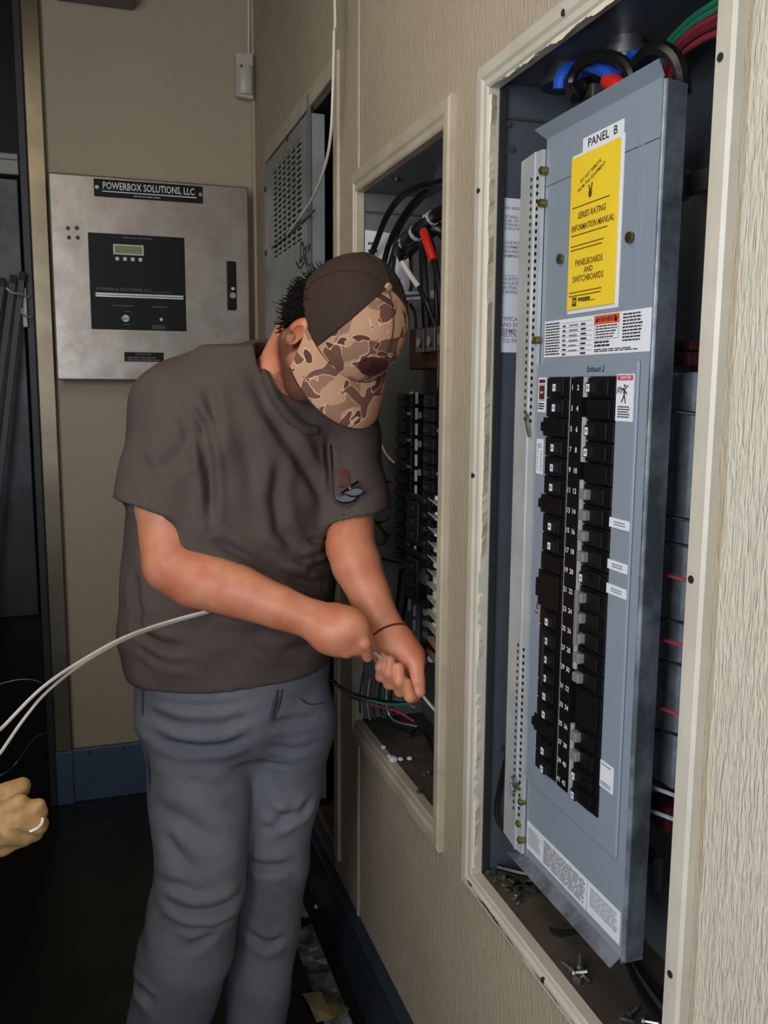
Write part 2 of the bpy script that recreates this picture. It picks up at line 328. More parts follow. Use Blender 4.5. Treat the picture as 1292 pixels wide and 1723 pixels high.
MB().box((-.60,YB-.10,2.600),(-.384,YB,2.716)).build('box_shell','dull_steel',hb,bevel=.004)
MB().box((-.605,YB-.105,2.586),(-.380,YB,2.600)).build('box_lid','ledge_grey',hb,bevel=.003)

# ================================================================ DARK RECESS LEFT OF THE POST
lk=empty('dark_locker',(-1.0,3.3,0),'dark steel locker standing in the black gap left of the stainless post','locker')
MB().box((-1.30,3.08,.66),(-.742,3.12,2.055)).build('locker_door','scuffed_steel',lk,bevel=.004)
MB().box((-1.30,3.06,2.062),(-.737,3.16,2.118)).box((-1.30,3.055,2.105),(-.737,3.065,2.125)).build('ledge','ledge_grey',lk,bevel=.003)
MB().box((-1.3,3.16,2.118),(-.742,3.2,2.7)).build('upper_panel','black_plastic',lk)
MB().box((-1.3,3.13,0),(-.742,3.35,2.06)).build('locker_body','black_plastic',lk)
for i,(xb,xt,lab) in enumerate(((-1.0,-.742,'thick black bar leaning left of the post, nearest to it'),(-1.06,-.768,'black bar leaning left of the post, second from it'),(-1.14,-.80,'black bar leaning left of the post, third from it'))):
    bz=empty('leaning_bar',(xb,2.95,0),lab,'bar','black bars leaning left of the post')
    MB().tube([(xb,2.93,.0),(xt,3.02,1.74-.01*i)],.012,4,smooth=False).build('bar_stock','dark_grey',bz)
    MB().tube([(xt,3.02,1.74-.01*i),(xt+.004,3.022,1.765-.01*i)],.014,4,smooth=False).build('end_cap','black_plastic',bz)
hk=empty('coat_hook',(-.73,3.0,1.69),'bent white wire hook sticking out left of the stainless post','hook')
MB().tube([(-0.7252,3.0300,1.6915),(-0.7435,3.0000,1.6970),(-0.7682,2.9700,1.6985),(-0.7835,2.9600,1.7110)],.0035,6).build('upper_prong','white_plastic',hk,smooth=True)
MB().tube([(-0.7175,3.0300,1.6317),(-0.7330,3.0000,1.6291),(-0.7432,2.9800,1.6381),(-0.7420,2.9700,1.6498)],.003,6).build('lower_prong','white_plastic',hk,smooth=True)
MB().box((-.744,3.028,1.60),(-.732,3.045,1.72)).build('hook_plate','dull_steel',hk)
for i,(pts,lab) in enumerate((([(-0.8669,2.7000,0.5445),(-0.8183,2.7000,0.5611),(-0.7618,2.7000,0.5645),(-0.7137,2.7000,0.5433),(-0.6909,2.7000,0.4988),(-0.6912,2.7000,0.4157)],'thin grey wire arching in the dark at left, upper loop'),([(-0.8490,2.5000,0.3575),(-0.8110,2.5000,0.3694),(-0.7794,2.5000,0.3995),(-0.7382,2.6000,0.4235),(-0.6871,2.7000,0.3930)],'thin grey wire curling in the dark above the glove'))):
    MB().tube(pts,.0016,5).build('loose_wire','dull_steel',smooth=True,label=lab,cat='wire')

# ================================================================ FAR CABINET (C): black opening with a loose vented cover
cc=empty('far_cabinet',(.12,2.44,CZ0),'dark far cabinet recess in the wall behind the vented grey cover','cabinet')
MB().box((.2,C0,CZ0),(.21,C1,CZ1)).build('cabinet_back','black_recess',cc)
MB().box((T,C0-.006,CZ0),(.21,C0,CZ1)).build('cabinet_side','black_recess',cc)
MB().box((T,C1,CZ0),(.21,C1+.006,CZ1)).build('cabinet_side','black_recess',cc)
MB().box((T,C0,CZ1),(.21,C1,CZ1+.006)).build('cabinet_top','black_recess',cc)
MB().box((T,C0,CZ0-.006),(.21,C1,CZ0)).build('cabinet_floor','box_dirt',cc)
MB().box((-.003,C0+.01,CZ0-.05),(.012,C1,CZ0+.004)).build('sill','ledge_grey',cc,bevel=.002)
vc=empty('vent_cover',(-.008,2.55,CZ0),'grey steel cover with slotted vent, set loose over the far wall opening','cover')
VY0,VY1,VZ0,VZ1=2.262,2.838,.285,2.095
gy0,gy1,gz0,gz1=2.33,2.70,1.80,2.055
v=MB()
for lo,hi in (((VY0,VZ0),(gy0,VZ1)),((gy1,VZ0),(VY1,VZ1)),((gy0,VZ0),(gy1,gz0)),((gy0,gz1),(gy1,VZ1))): v.box((-.014,lo[0],lo[1]),(-.010,hi[0],hi[1]))
v.build('cover_sheet','vent_grey',vc)
MB().box((-.014,VY0-.003,VZ0),(.03,VY0,VZ1)).build('near_flange','vent_grey',vc)
MB().box((-.016,VY0-.008,CZ0+.0),(-.006,VY0-.003,2.14)).build('edge_strip','ledge_grey',vc)
MB().box((-.009,gy0,gz0),(-.008,gy1,gz1)).build('vent_backing','vent_dark',vc)
for i in range(17):
    z=gz0+(i+.5)*(gz1-gz0)/17
    MB().box((-.0155,gy0,z-.0036),(-.0105,gy1,z+.0036)).build('slat','vent_grey',vc)
for i in range(1,6):
    y=gy0+i*(gy1-gy0)/6; MB().box((-.0148,y-.004,gz0),(-.0108,y+.004,gz1)).build('vent_mullion','vent_grey',vc)
for y,z in ((2.826,1.846),(2.822,2.036),(2.49,2.105)): MB().cyl((-.014,y,z-.012),(-.018,y,z-.012),.008,8).build('screw','dark_grey',vc)
MB().text('Day',(-0.0145,2.3047,1.7653),.075,RX,RY,shear=.3,squash=.9).tube([(-0.0146,2.3963,1.7531),(-0.0146,2.3468,1.7285),(-0.0146,2.2982,1.7390),(-0.0146,2.2456,1.7250)],.002,4).build('marker_writing','black_print',vc)

# hanging white cord and the dark string it ends on
MB().tube([(-.035,2.0,2.71)]+[(-0.0350,1.9175,2.2286),(-0.0350,1.9227,2.1545),(-0.0350,1.9331,2.0507),(-0.0330,1.9614,1.9611),(-0.0300,2.0314,1.9084),(-0.0260,2.1634,1.8691),(-0.0220,2.3455,1.8488),(-0.0175,2.4939,1.8359)],.0032,6).build('hanging_cord','cord_white',smooth=True,label='white cord hanging from above and curving to the vented grey cover',cat='cord')
MB().tube([(-0.0185,2.7213,1.8346),(-0.0180,2.5985,1.8338),(-0.0175,2.4939,1.8359),(-0.0175,2.3306,1.8406),(-0.0175,2.1745,1.8454)],.0028,5).build('dark_string','black_cable',smooth=True,label='dark string across the vented cover below its slots',cat='string')

# ================================================================ MIDDLE PANEL (A)
pa=empty('panelboard_enclosure',(.09,1.6,AZ0),'open grey panelboard box in the middle frame, crowded with old breakers','panelboard')
XA=.155
MB().box((XA,A0-.004,AZ0-.006),(XA+.004,A1+.008,AZ1+.006)).build('back_plate','box_grey_a',pa)
MB().box((T,A1+.004,AZ0),(XA,A1+.008,AZ1)).build('far_side','box_grey_a',pa)
MB().box((T,A0-.008,AZ0),(XA,A0-.004,AZ1)).build('near_side','box_grey_a',pa)
MB().box((T,A0-.004,AZ1),(XA,A1+.004,AZ1+.005)).build('box_top','box_grey_a',pa)
MB().box((.004,A0-.001,AZ0-.006),(XA,A1+.004,AZ0-.0005)).build('box_floor','box_dirt',pa)
MB().box((.012,A1-.001,1.785),(XA,A1+.004,1.788)).build('fold_seam','dull_steel',pa)
pl=MB().prism([(.0135,A1+.0035,1.750),(.076,A1+.0035,1.746),(.070,A1+.0035,1.50),(.0135,A1+.0035,1.50)],(0,-.001,0)).build('paper_label','paper',pa)
MB().lines((.020,A1+.0025,1.52),.03,.21,14,(1,0,0),RY,.35,.4).build('label_print','black_print',pl)
p2=MB()
P=[(.074+.034*u+.010*math.sin(3*v),A1-.002-.01*math.sin(5*v+2*u),1.71-.30*v+.03*u) for v in [i/18 for i in range(11)] for u in (0,.5,1)]
p2.add(P,[(r*3+c,r*3+c+1,r*3+c+4,r*3+c+3) for r in range(10) for c in range(2)]).build('crumpled_sheet','paper',pa,smooth=True)
# chassis: rails, main lugs, two breaker columns
MB().box((.105,1.47,.86),(.125,1.74,1.60)).build('chassis_plate','dull_steel',pa,bevel=.002)
MB().prism([(0.0600,1.7875,1.6162),(0.0600,1.5304,1.5955),(0.0600,1.5298,1.5807),(0.0600,1.7870,1.5980)],(.012,0,0)).build('cross_bracket','galvanized',pa,bevel=.002)
MB().prism([(0.0595,1.7593,1.6075),(0.0595,1.6111,1.5969),(0.0595,1.6109,1.5925),(0.0595,1.7592,1.6027)],(.001,0,0)).build('bracket_slot','dark_grey',pa)
MB().box((.06,1.56,1.455),(.105,1.70,1.535)).build('main_block','rust_block',pa,bevel=.003)
for i,y in enumerate((1.60,1.545,1.49)):
    lg=MB().box((.045,y-.021,1.485),(.095,y+.021,1.530)).build('main_lug','dull_steel',pa,bevel=.002)
    MB().cyl((.045,y,1.505),(.042,y,1.505),.010,10).build('lug_screw','steel',lg,smooth=True)
for y in (1.515,1.502): MB().box((.05,y-.003,1.42),(.06,y+.003,1.485)).build('lug_bar','copper',pa)
def a_breaker(yc,z,w,h,kind):
    b=MB().box((.046,yc-w/2,z-h/2+.0008),(.11,yc+w/2,z+h/2-.0008)).box((.038,yc-w*.22,z-h/2+.003),(.047,yc+w*.30,z+h/2-.003)).build('breaker','breaker_black',pa,bevel=.0012)
    MB().box((.027,yc-.010,z-.0045),(.039,yc+.004,z+.0045)).build('handle','breaker_face',b,bevel=.001)
    if kind==1: MB().cyl((.046,yc-w*.36,z-.003),(.0445,yc-w*.36,z-.003),.0035,8).build('terminal_screw','white_print',b)
    if kind==2: MB().box((.0452,yc-w*.46,z-.003),(.046,yc-w*.20,z+.003)).build('breaker_mark','grey_handle',b)
    return b
z=1.395
for i in range(13): a_breaker(1.525,z-i*.0262,.10,.0262,1 if i%3!=2 else 2)
for i in range(13): a_breaker(1.685,z-i*.0262,.085,.0262,2 if i%2 else 0)
for i in range(16):
    zz=1.40-i*.030
    MB().box((.043,1.608,zz-.011),(.047,1.613,zz+.011)).build('rail_clip','strip_metal',pa)
    if i%2==0: MB().box((.05,1.655,zz-.012),(.054,1.664,zz+.012)).build('rail_tab','strip_metal',pa)
for i in range(6): MB().box((.043,1.585,1.362-i*.055),(.046,1.595,1.374-i*.055)).build('number_tag','grey_handle',pa)
# two large three-pole blocks under the columns
for z0,z1 in ((1.115,1.215),(1.00,1.105)):
    b=MB().box((.04,1.525,z0),(.11,1.66,z1)).box((.030,1.56,z0+.012),(.041,1.62,z1-.012)).build('large_breaker','breaker_black',pa,bevel=.002)
    for k in range(3): MB().box((.024,1.575,z0+.02+k*.026),(.031,1.60,z0+.03+k*.026)).build('handle','breaker_face',b)
b=MB().box((.036,1.525,1.05),(.042,1.60,1.072)).build('breaker_plate','dull_steel',pa)
for i in range(9):
    z=1.215-i*.030
    t=MB().cyl((.05,1.522,z),(.05,1.510,z),.0025,6).build('terminal_stem','steel',pa)
    MB().box((.043,1.496,z-.008),(.057,1.510,z+.008)).build('terminal_head','white_print' if i in (0,1,2,8) else 'neutral_wire',pa,bevel=.003)
# neutral bar: bent fins of flat white strap
nb=MB().box((.075,1.475,.90),(.09,1.492,1.24)).build('neutral_bar','dull_steel',pa)
for i in range(12):
    z=1.215-i*.0265
    MB().add([(.072,1.495,z),(.040,1.530,z+.002),(.030,1.500,z+.005),(.028,1.455,z-.001),(.070,1.450,z-.002),(.072,1.495,z-.002),(.040,1.530,z),(.030,1.500,z+.003),(.028,1.455,z-.004),(.070,1.450,z-.005)],[(0,1,2,3,4),(9,8,7,6,5),(0,5,6,1),(1,6,7,2),(2,7,8,3),(3,8,9,4)]).build('neutral_fin','neutral_wire',pa)
for i in range(6):
    z=1.03-i*.023; MB().box((.055,1.578,z-.007),(.062,1.590,z+.005)).build('strip_lug','strip_metal',pa)
MB().box((.062,1.576,.885),(.066,1.592,1.05)).build('lug_strip','dull_steel',pa)
tf=MB().box((0.0500,1.5641,0.9042),Vector((0.0500,1.4851,0.8175))+Vector((.04,0,0))).build('relay_case','dull_steel',pa,bevel=.003)
MB().cyl((0.0480,1.5205,0.9079),(0.0440,1.5104,0.9113),.008,10).build('relay_knob','steel',pa)
MB().prism([(0.0450,1.5780,0.9247),(0.0450,1.4666,0.9618),(0.0450,1.4654,0.9338),(0.0450,1.5251,0.9021),(0.0450,1.5704,0.8980)],(.006,0,0)).build('relay_cover','dark_red',pa)
cf_=MB().cyl((.085,1.55,1.80),(.085,1.55,1.824),.028,16).cyl((.085,1.55,1.79),(.085,1.55,1.80),.035,8).build('conduit_fitting','steel',pa,smooth=True)
MB().cyl((.03,1.70,1.817),(.03,1.70,1.825),.008,8).build('knockout_plug','dark_grey',pa)
def cable(name,pts,r,m,lab,cat='cable',grp=None,n=8): return MB().tube(pts,r,n).build(name,m,smooth=True,label=lab,cat=cat,group=grp)
cable('feeder_cable',[(0.0600,1.4987,1.7743),(0.0600,1.5585,1.7846),(0.0500,1.6024,1.7907),(0.0400,1.6529,1.7905),(0.0350,1.7078,1.7831),(0.0300,1.7592,1.7612),(0.0280,1.8154,1.7229),(0.0156,1.8420,1.6738),(0.0000,1.8420,1.6093),(0.0082,1.8420,1.5351)],.0065,'black_cable','black cable arching highest and farthest left inside the middle panel')
cable('feeder_cable',[(0.0750,1.5670,1.7853),(0.0720,1.6164,1.7898),(0.0650,1.6811,1.7812),(0.0550,1.7288,1.7575),(0.0500,1.7799,1.7272),(0.0480,1.8160,1.6939),(0.0450,1.8420,1.6357),(0.0456,1.8420,1.5360)],.0065,'black_cable','black cable just under the highest arch inside the middle panel')
cable('feeder_cable',[(0.0900,1.6986,1.7941),(0.0850,1.7704,1.7749),(0.0800,1.8297,1.7438),(0.0686,1.8420,1.6960),(0.0582,1.8420,1.6486),(0.0480,1.8420,1.5737)],.0035,'black_cable','thin black cable behind the two arching cables in the middle panel')
tc=empty('main_cable',(0.0700,1.6275,1.7246),'thick black cable with pale rings entering the middle panel from the right','cable')
MB().tube([(0.0850,1.5412,1.7446),(0.0750,1.5857,1.7394),(0.0600,1.6077,1.7261),(0.0500,1.6381,1.7109),(0.0500,1.6953,1.7006)],[.012,.012,.013,.016,.016],10).build('cable_jacket','black_cable',tc,smooth=True)
for p,q,r in (((0.0680,1.5948,1.7341),(0.0660,1.6018,1.7320),.0142),((0.0650,1.6054,1.7314),(0.0620,1.6099,1.7288),.0142),((0.0510,1.6311,1.7131),(0.0500,1.6380,1.7098),.0165),((0.0500,1.6884,1.7018),(0.0500,1.6988,1.7000),.0172)): MB().cyl(p,q,r,12).build('tape_ring','strip_metal',tc)
MB().tube([(0.1000,1.6045,1.7009),(0.0800,1.6064,1.7163),(0.0600,1.6486,1.7076),(0.0550,1.7023,1.6996),(0.0550,1.7339,1.6833)],[.012,.013,.017,.024,.012],10).build('tape_wrap','black_cable',tc,smooth=True)
rt=empty('taped_cable',(0.0500,1.5581,1.6700),'black cable with bright red tape band near the right of the middle panel','cable')
MB().tube([(0.0500,1.5963,1.7076),(0.0450,1.5638,1.6832),(0.0450,1.5295,1.6450)],.0085,10).build('red_tape','red_tape',rt,smooth=True)
MB().tube([(0.0450,1.5296,1.6471),(0.0450,1.5107,1.6116),(0.0500,1.5068,1.5596),(0.0550,1.5169,1.5025)],.0062,8).build('cable_jacket','black_cable',rt,smooth=True)
cable('main_conductor',[(0.0600,1.5942,1.6971),(0.0550,1.5556,1.6594),(0.0550,1.5386,1.6046),(0.0600,1.5472,1.5040)],.006,'black_cable','black conductor directly behind the red-taped cable in middle panel')
cable('main_conductor',[(0.0600,1.6286,1.6914),(0.0500,1.5971,1.6431),(0.0500,1.5857,1.5876),(0.0550,1.5866,1.5112)],.0085,'black_cable','thickest straight black conductor dropping to the lugs in the middle panel')
wt=empty('marked_wire',(0.0450,1.6554,1.6388),'black wire with a white sleeve slanting across the middle panel','wire')
MB().tube([(0.0500,1.7491,1.6968),(0.0470,1.7253,1.6794),(0.0450,1.7012,1.6647)],.005,8).build('upper_wire','black_cable',wt,smooth=True)
MB().tube([(0.0450,1.7012,1.6647),(0.0430,1.6497,1.6347),(0.0420,1.5967,1.6058)],.0052,8).build('white_sleeve','white_wire',wt,smooth=True)
MB().tube([(0.0420,1.5967,1.6058),(0.0420,1.5549,1.5717),(0.0500,1.5379,1.5355),(0.0550,1.5286,1.5031)],.005,8).build('lower_wire','black_cable',wt,smooth=True)
for i,(pts,lab) in enumerate((([(0.0700,1.7262,1.6888),(0.0700,1.7175,1.6354),(0.0700,1.7238,1.6127),(0.0700,1.7735,1.5693)],'slim black wire behind the steel cross bracket, bowed right'),([(0.0600,1.7932,1.6915),(0.0600,1.8003,1.6683),(0.0550,1.8122,1.6452),(0.0500,1.8166,1.6272)],'slim black wire falling beside the crumpled paper sheet'),([(0.0750,1.7369,1.5882),(0.0750,1.7080,1.5647),(0.0750,1.6995,1.5172)],'slim dark wire dropping to the left main lug'))):
    cable('branch_wire',pts,.0035,'black_cable',lab,'wire',n=6)
for i,(pts,m,lab) in enumerate((([(0.0366,1.8420,1.2124),(0.0476,1.8420,1.2160),(0.0600,1.8173,1.2156)],'black_cable','short black wire crossing level with the chest pocket inside middle panel'),([(0.0095,1.8420,1.1395),(0.0412,1.8420,1.1223),(0.0689,1.8420,1.1332)],'black_cable','thicker black wire emerging just above the left forearm'),([(0.0149,1.8420,1.1565),(0.0315,1.8420,1.1333),(0.0482,1.8420,1.1113),(0.0693,1.8420,1.0876)],'black_cable','thin black wire slanting down above the left forearm'),([(0.0471,1.8420,1.2997),(0.0500,1.8090,1.2761),(0.0600,1.7823,1.2588)],'neutral_wire','pale thin wire curving below the cap brim in middle panel'),([(0.0318,1.8420,1.0800),(0.0500,1.8255,1.0766),(0.0550,1.8201,1.0919),(0.0539,1.8420,1.0950)],'copper','small copper coloured wire loop beside the left forearm'),([(0.0347,1.8420,1.0476),(0.0500,1.8040,1.0459),(0.0600,1.7304,1.0516)],'black_cable','black wire running level to the lower big breaker'))):
    cable('branch_wire',pts,.0028,m,lab,'wire',n=6)
MB().tube([(0.0800,1.7635,1.0284),(0.0750,1.7706,0.9613),(0.0700,1.7857,0.8776),(0.0700,1.7680,0.8153)],[.014,.014,.012,.01],8).build('wire_bundle','black_cable',smooth=True,label='thick dark wire bundle falling below the big breakers in middle panel',cat='cable')
# loose wires in the lower box and out through the frame
low=[([(-0.0500,1.9669,0.7652),(-0.0450,1.9252,0.7489),(-0.0300,1.8807,0.7377),(-0.0150,1.7656,0.7545),(0.0200,1.7071,0.7605),(0.0400,1.6326,0.7819)],.003,'black_cable','black loose wire hanging out of the middle panel behind the man, upper one'),
([(-0.0450,1.9696,0.7492),(-0.0400,1.9118,0.7384),(-0.0300,1.8068,0.7447),(-0.0150,1.7220,0.7617),(0.0200,1.6873,0.7609),(0.0400,1.6148,0.7856)],.0028,'green_wire','dark green loose wire hanging out of the middle panel beside the black one'),
([(-0.0200,1.8661,0.7204),(-0.0150,1.7655,0.7438),(0.0150,1.7322,0.7389),(0.0300,1.6663,0.7518),(0.0450,1.6099,0.7504)],.0022,'pink_red','thin red loose wire low in the middle panel'),
([(0.0362,1.8420,0.7677),(0.0308,1.8420,0.7121),(0.0424,1.8420,0.6612),(0.0550,1.7894,0.6558),(0.0700,1.6947,0.6826)],.0022,'dull_steel','grey wire loop low in the middle panel, widest one'),
([(0.0504,1.8420,0.7592),(0.0479,1.8420,0.7031),(0.0600,1.8259,0.6652),(0.0700,1.7328,0.6813)],.0022,'black_cable','black wire loop low in the middle panel, inside the grey loop'),
([(0.0676,1.8420,0.7505),(0.0650,1.8420,0.7084),(0.0750,1.8281,0.6697),(0.0800,1.6859,0.7061)],.0022,'galvanized','pale grey wire loop low in the middle panel, innermost one'),
([(0.0249,1.8420,0.7660),(0.0195,1.8420,0.7062),(0.0339,1.8420,0.6523),(0.0700,1.8123,0.6282)],.0022,'galvanized','pale grey wire loop low in the middle panel, nearest its left side'),
([(0.0590,1.8420,0.7514),(0.0565,1.8420,0.6951),(0.0727,1.8420,0.6477)],.0022,'green_wire','dark green wire among the grey loops low in the middle panel'),
([(0.0763,1.8420,0.7355),(0.0766,1.8420,0.6929),(0.0850,1.8072,0.6693)],.002,'black_cable','thin black wire among the grey loops low in the middle panel'),
([(0.0108,1.8420,0.7841),(0.0025,1.8420,0.7361),(0.0026,1.8420,0.6870)],.002,'black_cable','short black wire along the left edge of the middle panel near the floor'),
([(0.0500,1.7481,0.7496),(0.0500,1.6713,0.7672),(0.0500,1.6173,0.7761)],.0018,'galvanized','tiny pale wire end below the knuckles'),
([(0.0800,1.7221,0.6707),(0.0800,1.6679,0.7090),(0.0800,1.6086,0.7062),(0.0800,1.5641,0.6676)],.004,'black_cable','black cable on the floor of the middle panel box')]
for pts,r,m,lab in low: cable('loose_wire',pts,r,m,lab,'wire',n=6)
for i,(p,r,lab) in enumerate((((0.0047,1.6787,0.6720),.006,'white scrap on the middle box floor, leftmost'),((0.0022,1.6320,0.6720),.005,'white scrap on the middle box floor, lower left'),((0.0045,1.6160,0.6720),.010,'largest white scrap on the middle box floor'),((0.0195,1.6113,0.6720),.006,'pale crumb right of the largest white scrap'),((0.0378,1.6087,0.6720),.006,'white scrap on the middle box floor, rightmost'))):
    MB().ball(p,r,7,5,(1,1.2,.6)).build('paper_scrap','scrap',label=lab,cat='scrap',group='scraps in the middle box')
for i,(p,lab) in enumerate((((0.0409,1.5316,0.6720),'screw lying on the middle box floor, nearer the back'),((0.0517,1.5338,0.6720),'screw lying on the middle box floor, beside the frame edge'),((0.0029,1.4628,0.6720),'dark screw lying close to the lower frame of the middle panel'))):
    p=Vector(p); s=empty('loose_screw',p,lab,'screw','screws in the middle box')
    MB().cyl(p,p+Vector((.012,.008,.001)),.0022,7).build('shank','steel',s); MB().cyl(p-Vector((.002,.0013,0)),p,.0045,9).build('head','steel',s)

# ================================================================ NEAR PANEL (B)
pb=empty('panelboard_box',(.09,.95,BZ0),'open dark grey panelboard box in the near frame behind the grey cover','panelboard')
MB().box((XA,B0-.02,BZ0-.006),(XA+.004,B1+.008,BZ1+.012)).build('back_plate','box_grey',pb)
MB().box((T,B1+.003,BZ0),(XA,B1+.007,BZ1+.008)).build('far_side','box_grey',pb)
MB().box((T,B0-.022,BZ0),(XA,B0-.018,BZ1+.008)).build('near_side','box_grey',pb)
MB().box((T,B0-.02,BZ1+.008),(XA,B1+.004,BZ1+.012)).build('box_top','box_grey',pb)
MB().box((T,B0-.02,BZ0-.008),(XA,B1+.004,BZ0-.001)).box((.002,B0+.001,BZ0-.006),(T,B1-.001,BZ0-.001)).build('box_floor','box_dirt',pb)
MB().box((T,B1-.0015,1.797),(XA,B1+.003,1.800)).build('fold_seam','dull_steel',pb)
MB().box((T,B1-.003,BZ0),(.02,B1+.003,BZ1)).build('box_lip','dark_grey',pb)
lb=MB().box((.0145,B1+.0022,1.472),(.080,B1+.003,1.690)).build('wiring_label','paper',pb)
t=MB(); L=(1,0,0)
for z,h,ls in ((1.676,.0055,['VIEW ENCLOSURE']),(1.664,.0055,['USE WALL THICK','PANEL TO BE FLUSH','INTERIOR UNDER','INSTRUCTIONS']),(1.628,.0062,['LOCATION OF','EQUIPMENT','GROUNDING','TERMINALS']),(1.577,.0062,['LOCATION OF','INSULATED','NEUTRAL','(SUB-PNL)']),(1.520,.0085,['TYPICAL','AND EQUIP','TERMINAL']),(1.497,.0085,['NEUTRAL','  TO PANEL'])):
    for i,x in enumerate(ls): t.text(x,(.020,B1+.0022,z-i*h),h*1.0,L,RY,'LEFT')
t.box((.0145,B1+.0019,1.5815),(.045,B1+.0022,1.5822)); t.box((.050,B1+.0019,1.515),(.051,B1+.0022,1.63)).build('label_print','grey_print',lb)
for x,z in ((.030,1.757),(.024,1.79),(.055,.90),(.04,.86)): MB().cyl((x,B1+.003,z),(x,B1-.002,z),.0045,10).build('box_screw','steel',pb,smooth=True)
cfi=MB().cyl((.09,1.005,1.802),(.09,1.005,1.844),.022,20).cyl((.09,1.005,1.822),(.09,1.005,1.832),.029,10).cyl((.09,1.005,1.800),(.09,1.005,1.808),.025,20).build('conduit_fitting','steel',pb,smooth=True)
MB().cyl((.07,1.115,1.822),(.07,1.115,1.844),.030,18).cyl((.07,1.115,1.820),(.07,1.115,1.828),.034,18).build('conduit_fitting','dark_grey',pb,smooth=True)
# interior rail, straps and blocks seen right of the cover
MB().box((.112,.868,.93),(.126,.912,1.44)).build('galvanized_rail','galvanized',pb,bevel=.003)
MB().box((.118,.80,1.643),(.126,.925,1.668)).box((.110,.905,1.638),(.120,.925,1.673)).build('support_strap','dull_steel',pb,bevel=.002)
MB().box((.10,.865,1.447),(.13,.915,1.462)).box((.104,.868,1.464),(.128,.908,1.476)).build('bus_insulator','rust_block',pb,bevel=.002)
MB().box((.11,.872,.87),(.135,.915,.905)).build('bus_insulator','dark_red',pb,bevel=.003)
MB().cyl((.09,.90,.845),(.09,.86,.84),.010,10).box((.085,.862,.80),(.10,.90,.84)).build('ground_lug','dull_steel',pb,smooth=True)
MB().box((.06,1.03,1.735),(.085,1.06,1.80)).build('main_lug','dull_steel',pb,bevel=.002)
# breakers of the near panel: parts of the panelboard, reaching through the cover
XF=.018; PITCH=.02525; ZR=1.4210
def numeral(mb,s,y,z,sz,x): mb.text(s,(x,y,z),sz,RX,RY)
def breaker(k,side,amp,poles=1,tie=None):
    zc=ZR-k*PITCH-(poles-1)*PITCH/2; h=PITCH*poles-.0012
    y0_,y1_=((.9795,1.0365) if side=='L' else (.8775,.9365)); yo=y1_ if side=='L' else y0_
    b=MB().box((.013,y0_,zc-h/2),(.06,y1_,zc+h/2))
    ym=(y0_+y1_)/2
    for p in range(poles):
        zp=ZR-(k+p)*PITCH
        b.box((.0095,ym-.019,zp-.0095),(.0135,ym+.015,zp+.0095))
        b.add([(.0128,y0_+.004,zp-.010),(.0128,y0_+.0052,zp-.010),(.0128,y0_+.0052,zp+.009),(.0128,y0_+.004,zp+.009)],[(0,1,2,3)])
    o=b.build('breaker','breaker_black',pb,bevel=.0011)
    hy=ym+(-.009 if side=='L' else .012)
    for p in range(poles):
        zp=ZR-(k+p)*PITCH
        if amp=='grey': MB().box((.002,hy-.004,zp-.0062),(.012,hy+.011,zp+.0062)).build('handle','grey_handle',o,bevel=.0018)
        else:
            hd=MB().box((.003,hy-.006,zp-.0055),(.012,hy+.006,zp+.0055)).box((.005,hy-.009,zp+.0055),(.012,hy+.007,zp+.0068)); hd.cur=1
            hd.box((.0026,hy-.0032,zp-.0044),(.003,hy+.0038,zp+.0044)); hd.cur=2; hd.text(amp,(.0026,hy+.0003,zp),.0052,RX,RY)
            hd.build('handle',['breaker_face','white_label','black_print'],o)
    if tie: MB().box((-.0005,hy+.001,ZR-(k+poles-1)*PITCH-.009),(.0022,hy+.0075,ZR-k*PITCH+.009)).build('handle_tie',tie,o,bevel=.001)
    return o
def filler(k,side,poles=1,proud=False):
    zc=ZR-k*PITCH-(poles-1)*PITCH/2; h=PITCH*poles-.001
    y0_,y1_=((.9795,1.0365) if side=='L' else (.8775,.9365))
    ex=.006 if proud else 0
    m=MB().box((.0125,y0_,zc-h/2),(.05,y1_+ex,zc+h/2)).box((.010,y0_+.006,zc-h/2+.002),(.0128,y1_-.004+ex,zc+h/2-.002))
    if proud: m.box((.010,y1_,zc-h*.25),(.018,y1_+.009,zc+h*.25))
    m.build('filler_plate','black_plastic',pb,bevel=.001)
for k in (0,1,3,4,5,7,8,12,16,17,19,20): breaker(k,'L','10' if k<3 else '20')
for k,p,pr in ((2,1,True),(6,1,True),(9,1,False),(10,2,True),(18,1,True)): filler(k,'L',p,pr)
breaker(13,'L','30',3,tie='breaker_face')
for k in (0,2,3,9,19): breaker(k,'R','20')
for k in (5,6,7,8,13,14,17,18): breaker(k,'R','grey')
breaker(20,'R','20'); breaker(10,'R','grey',3,tie='grey_handle')
for k,p in ((1,1),(4,1),(15,2)): filler(k,'R',p)
ns=MB().box((.0105,.9455,.906),(.05,.9715,1.4335)).build('number_strip','black_plastic',pb)
t=MB()
for k in range(21):
    numeral(t,str(2*k+1),.9655,ZR-k*PITCH,.0092,.010); numeral(t,str(2*k+2),.9525,ZR-k*PITCH,.0092,.010)
t.build('circuit_numbers','white_print',ns)

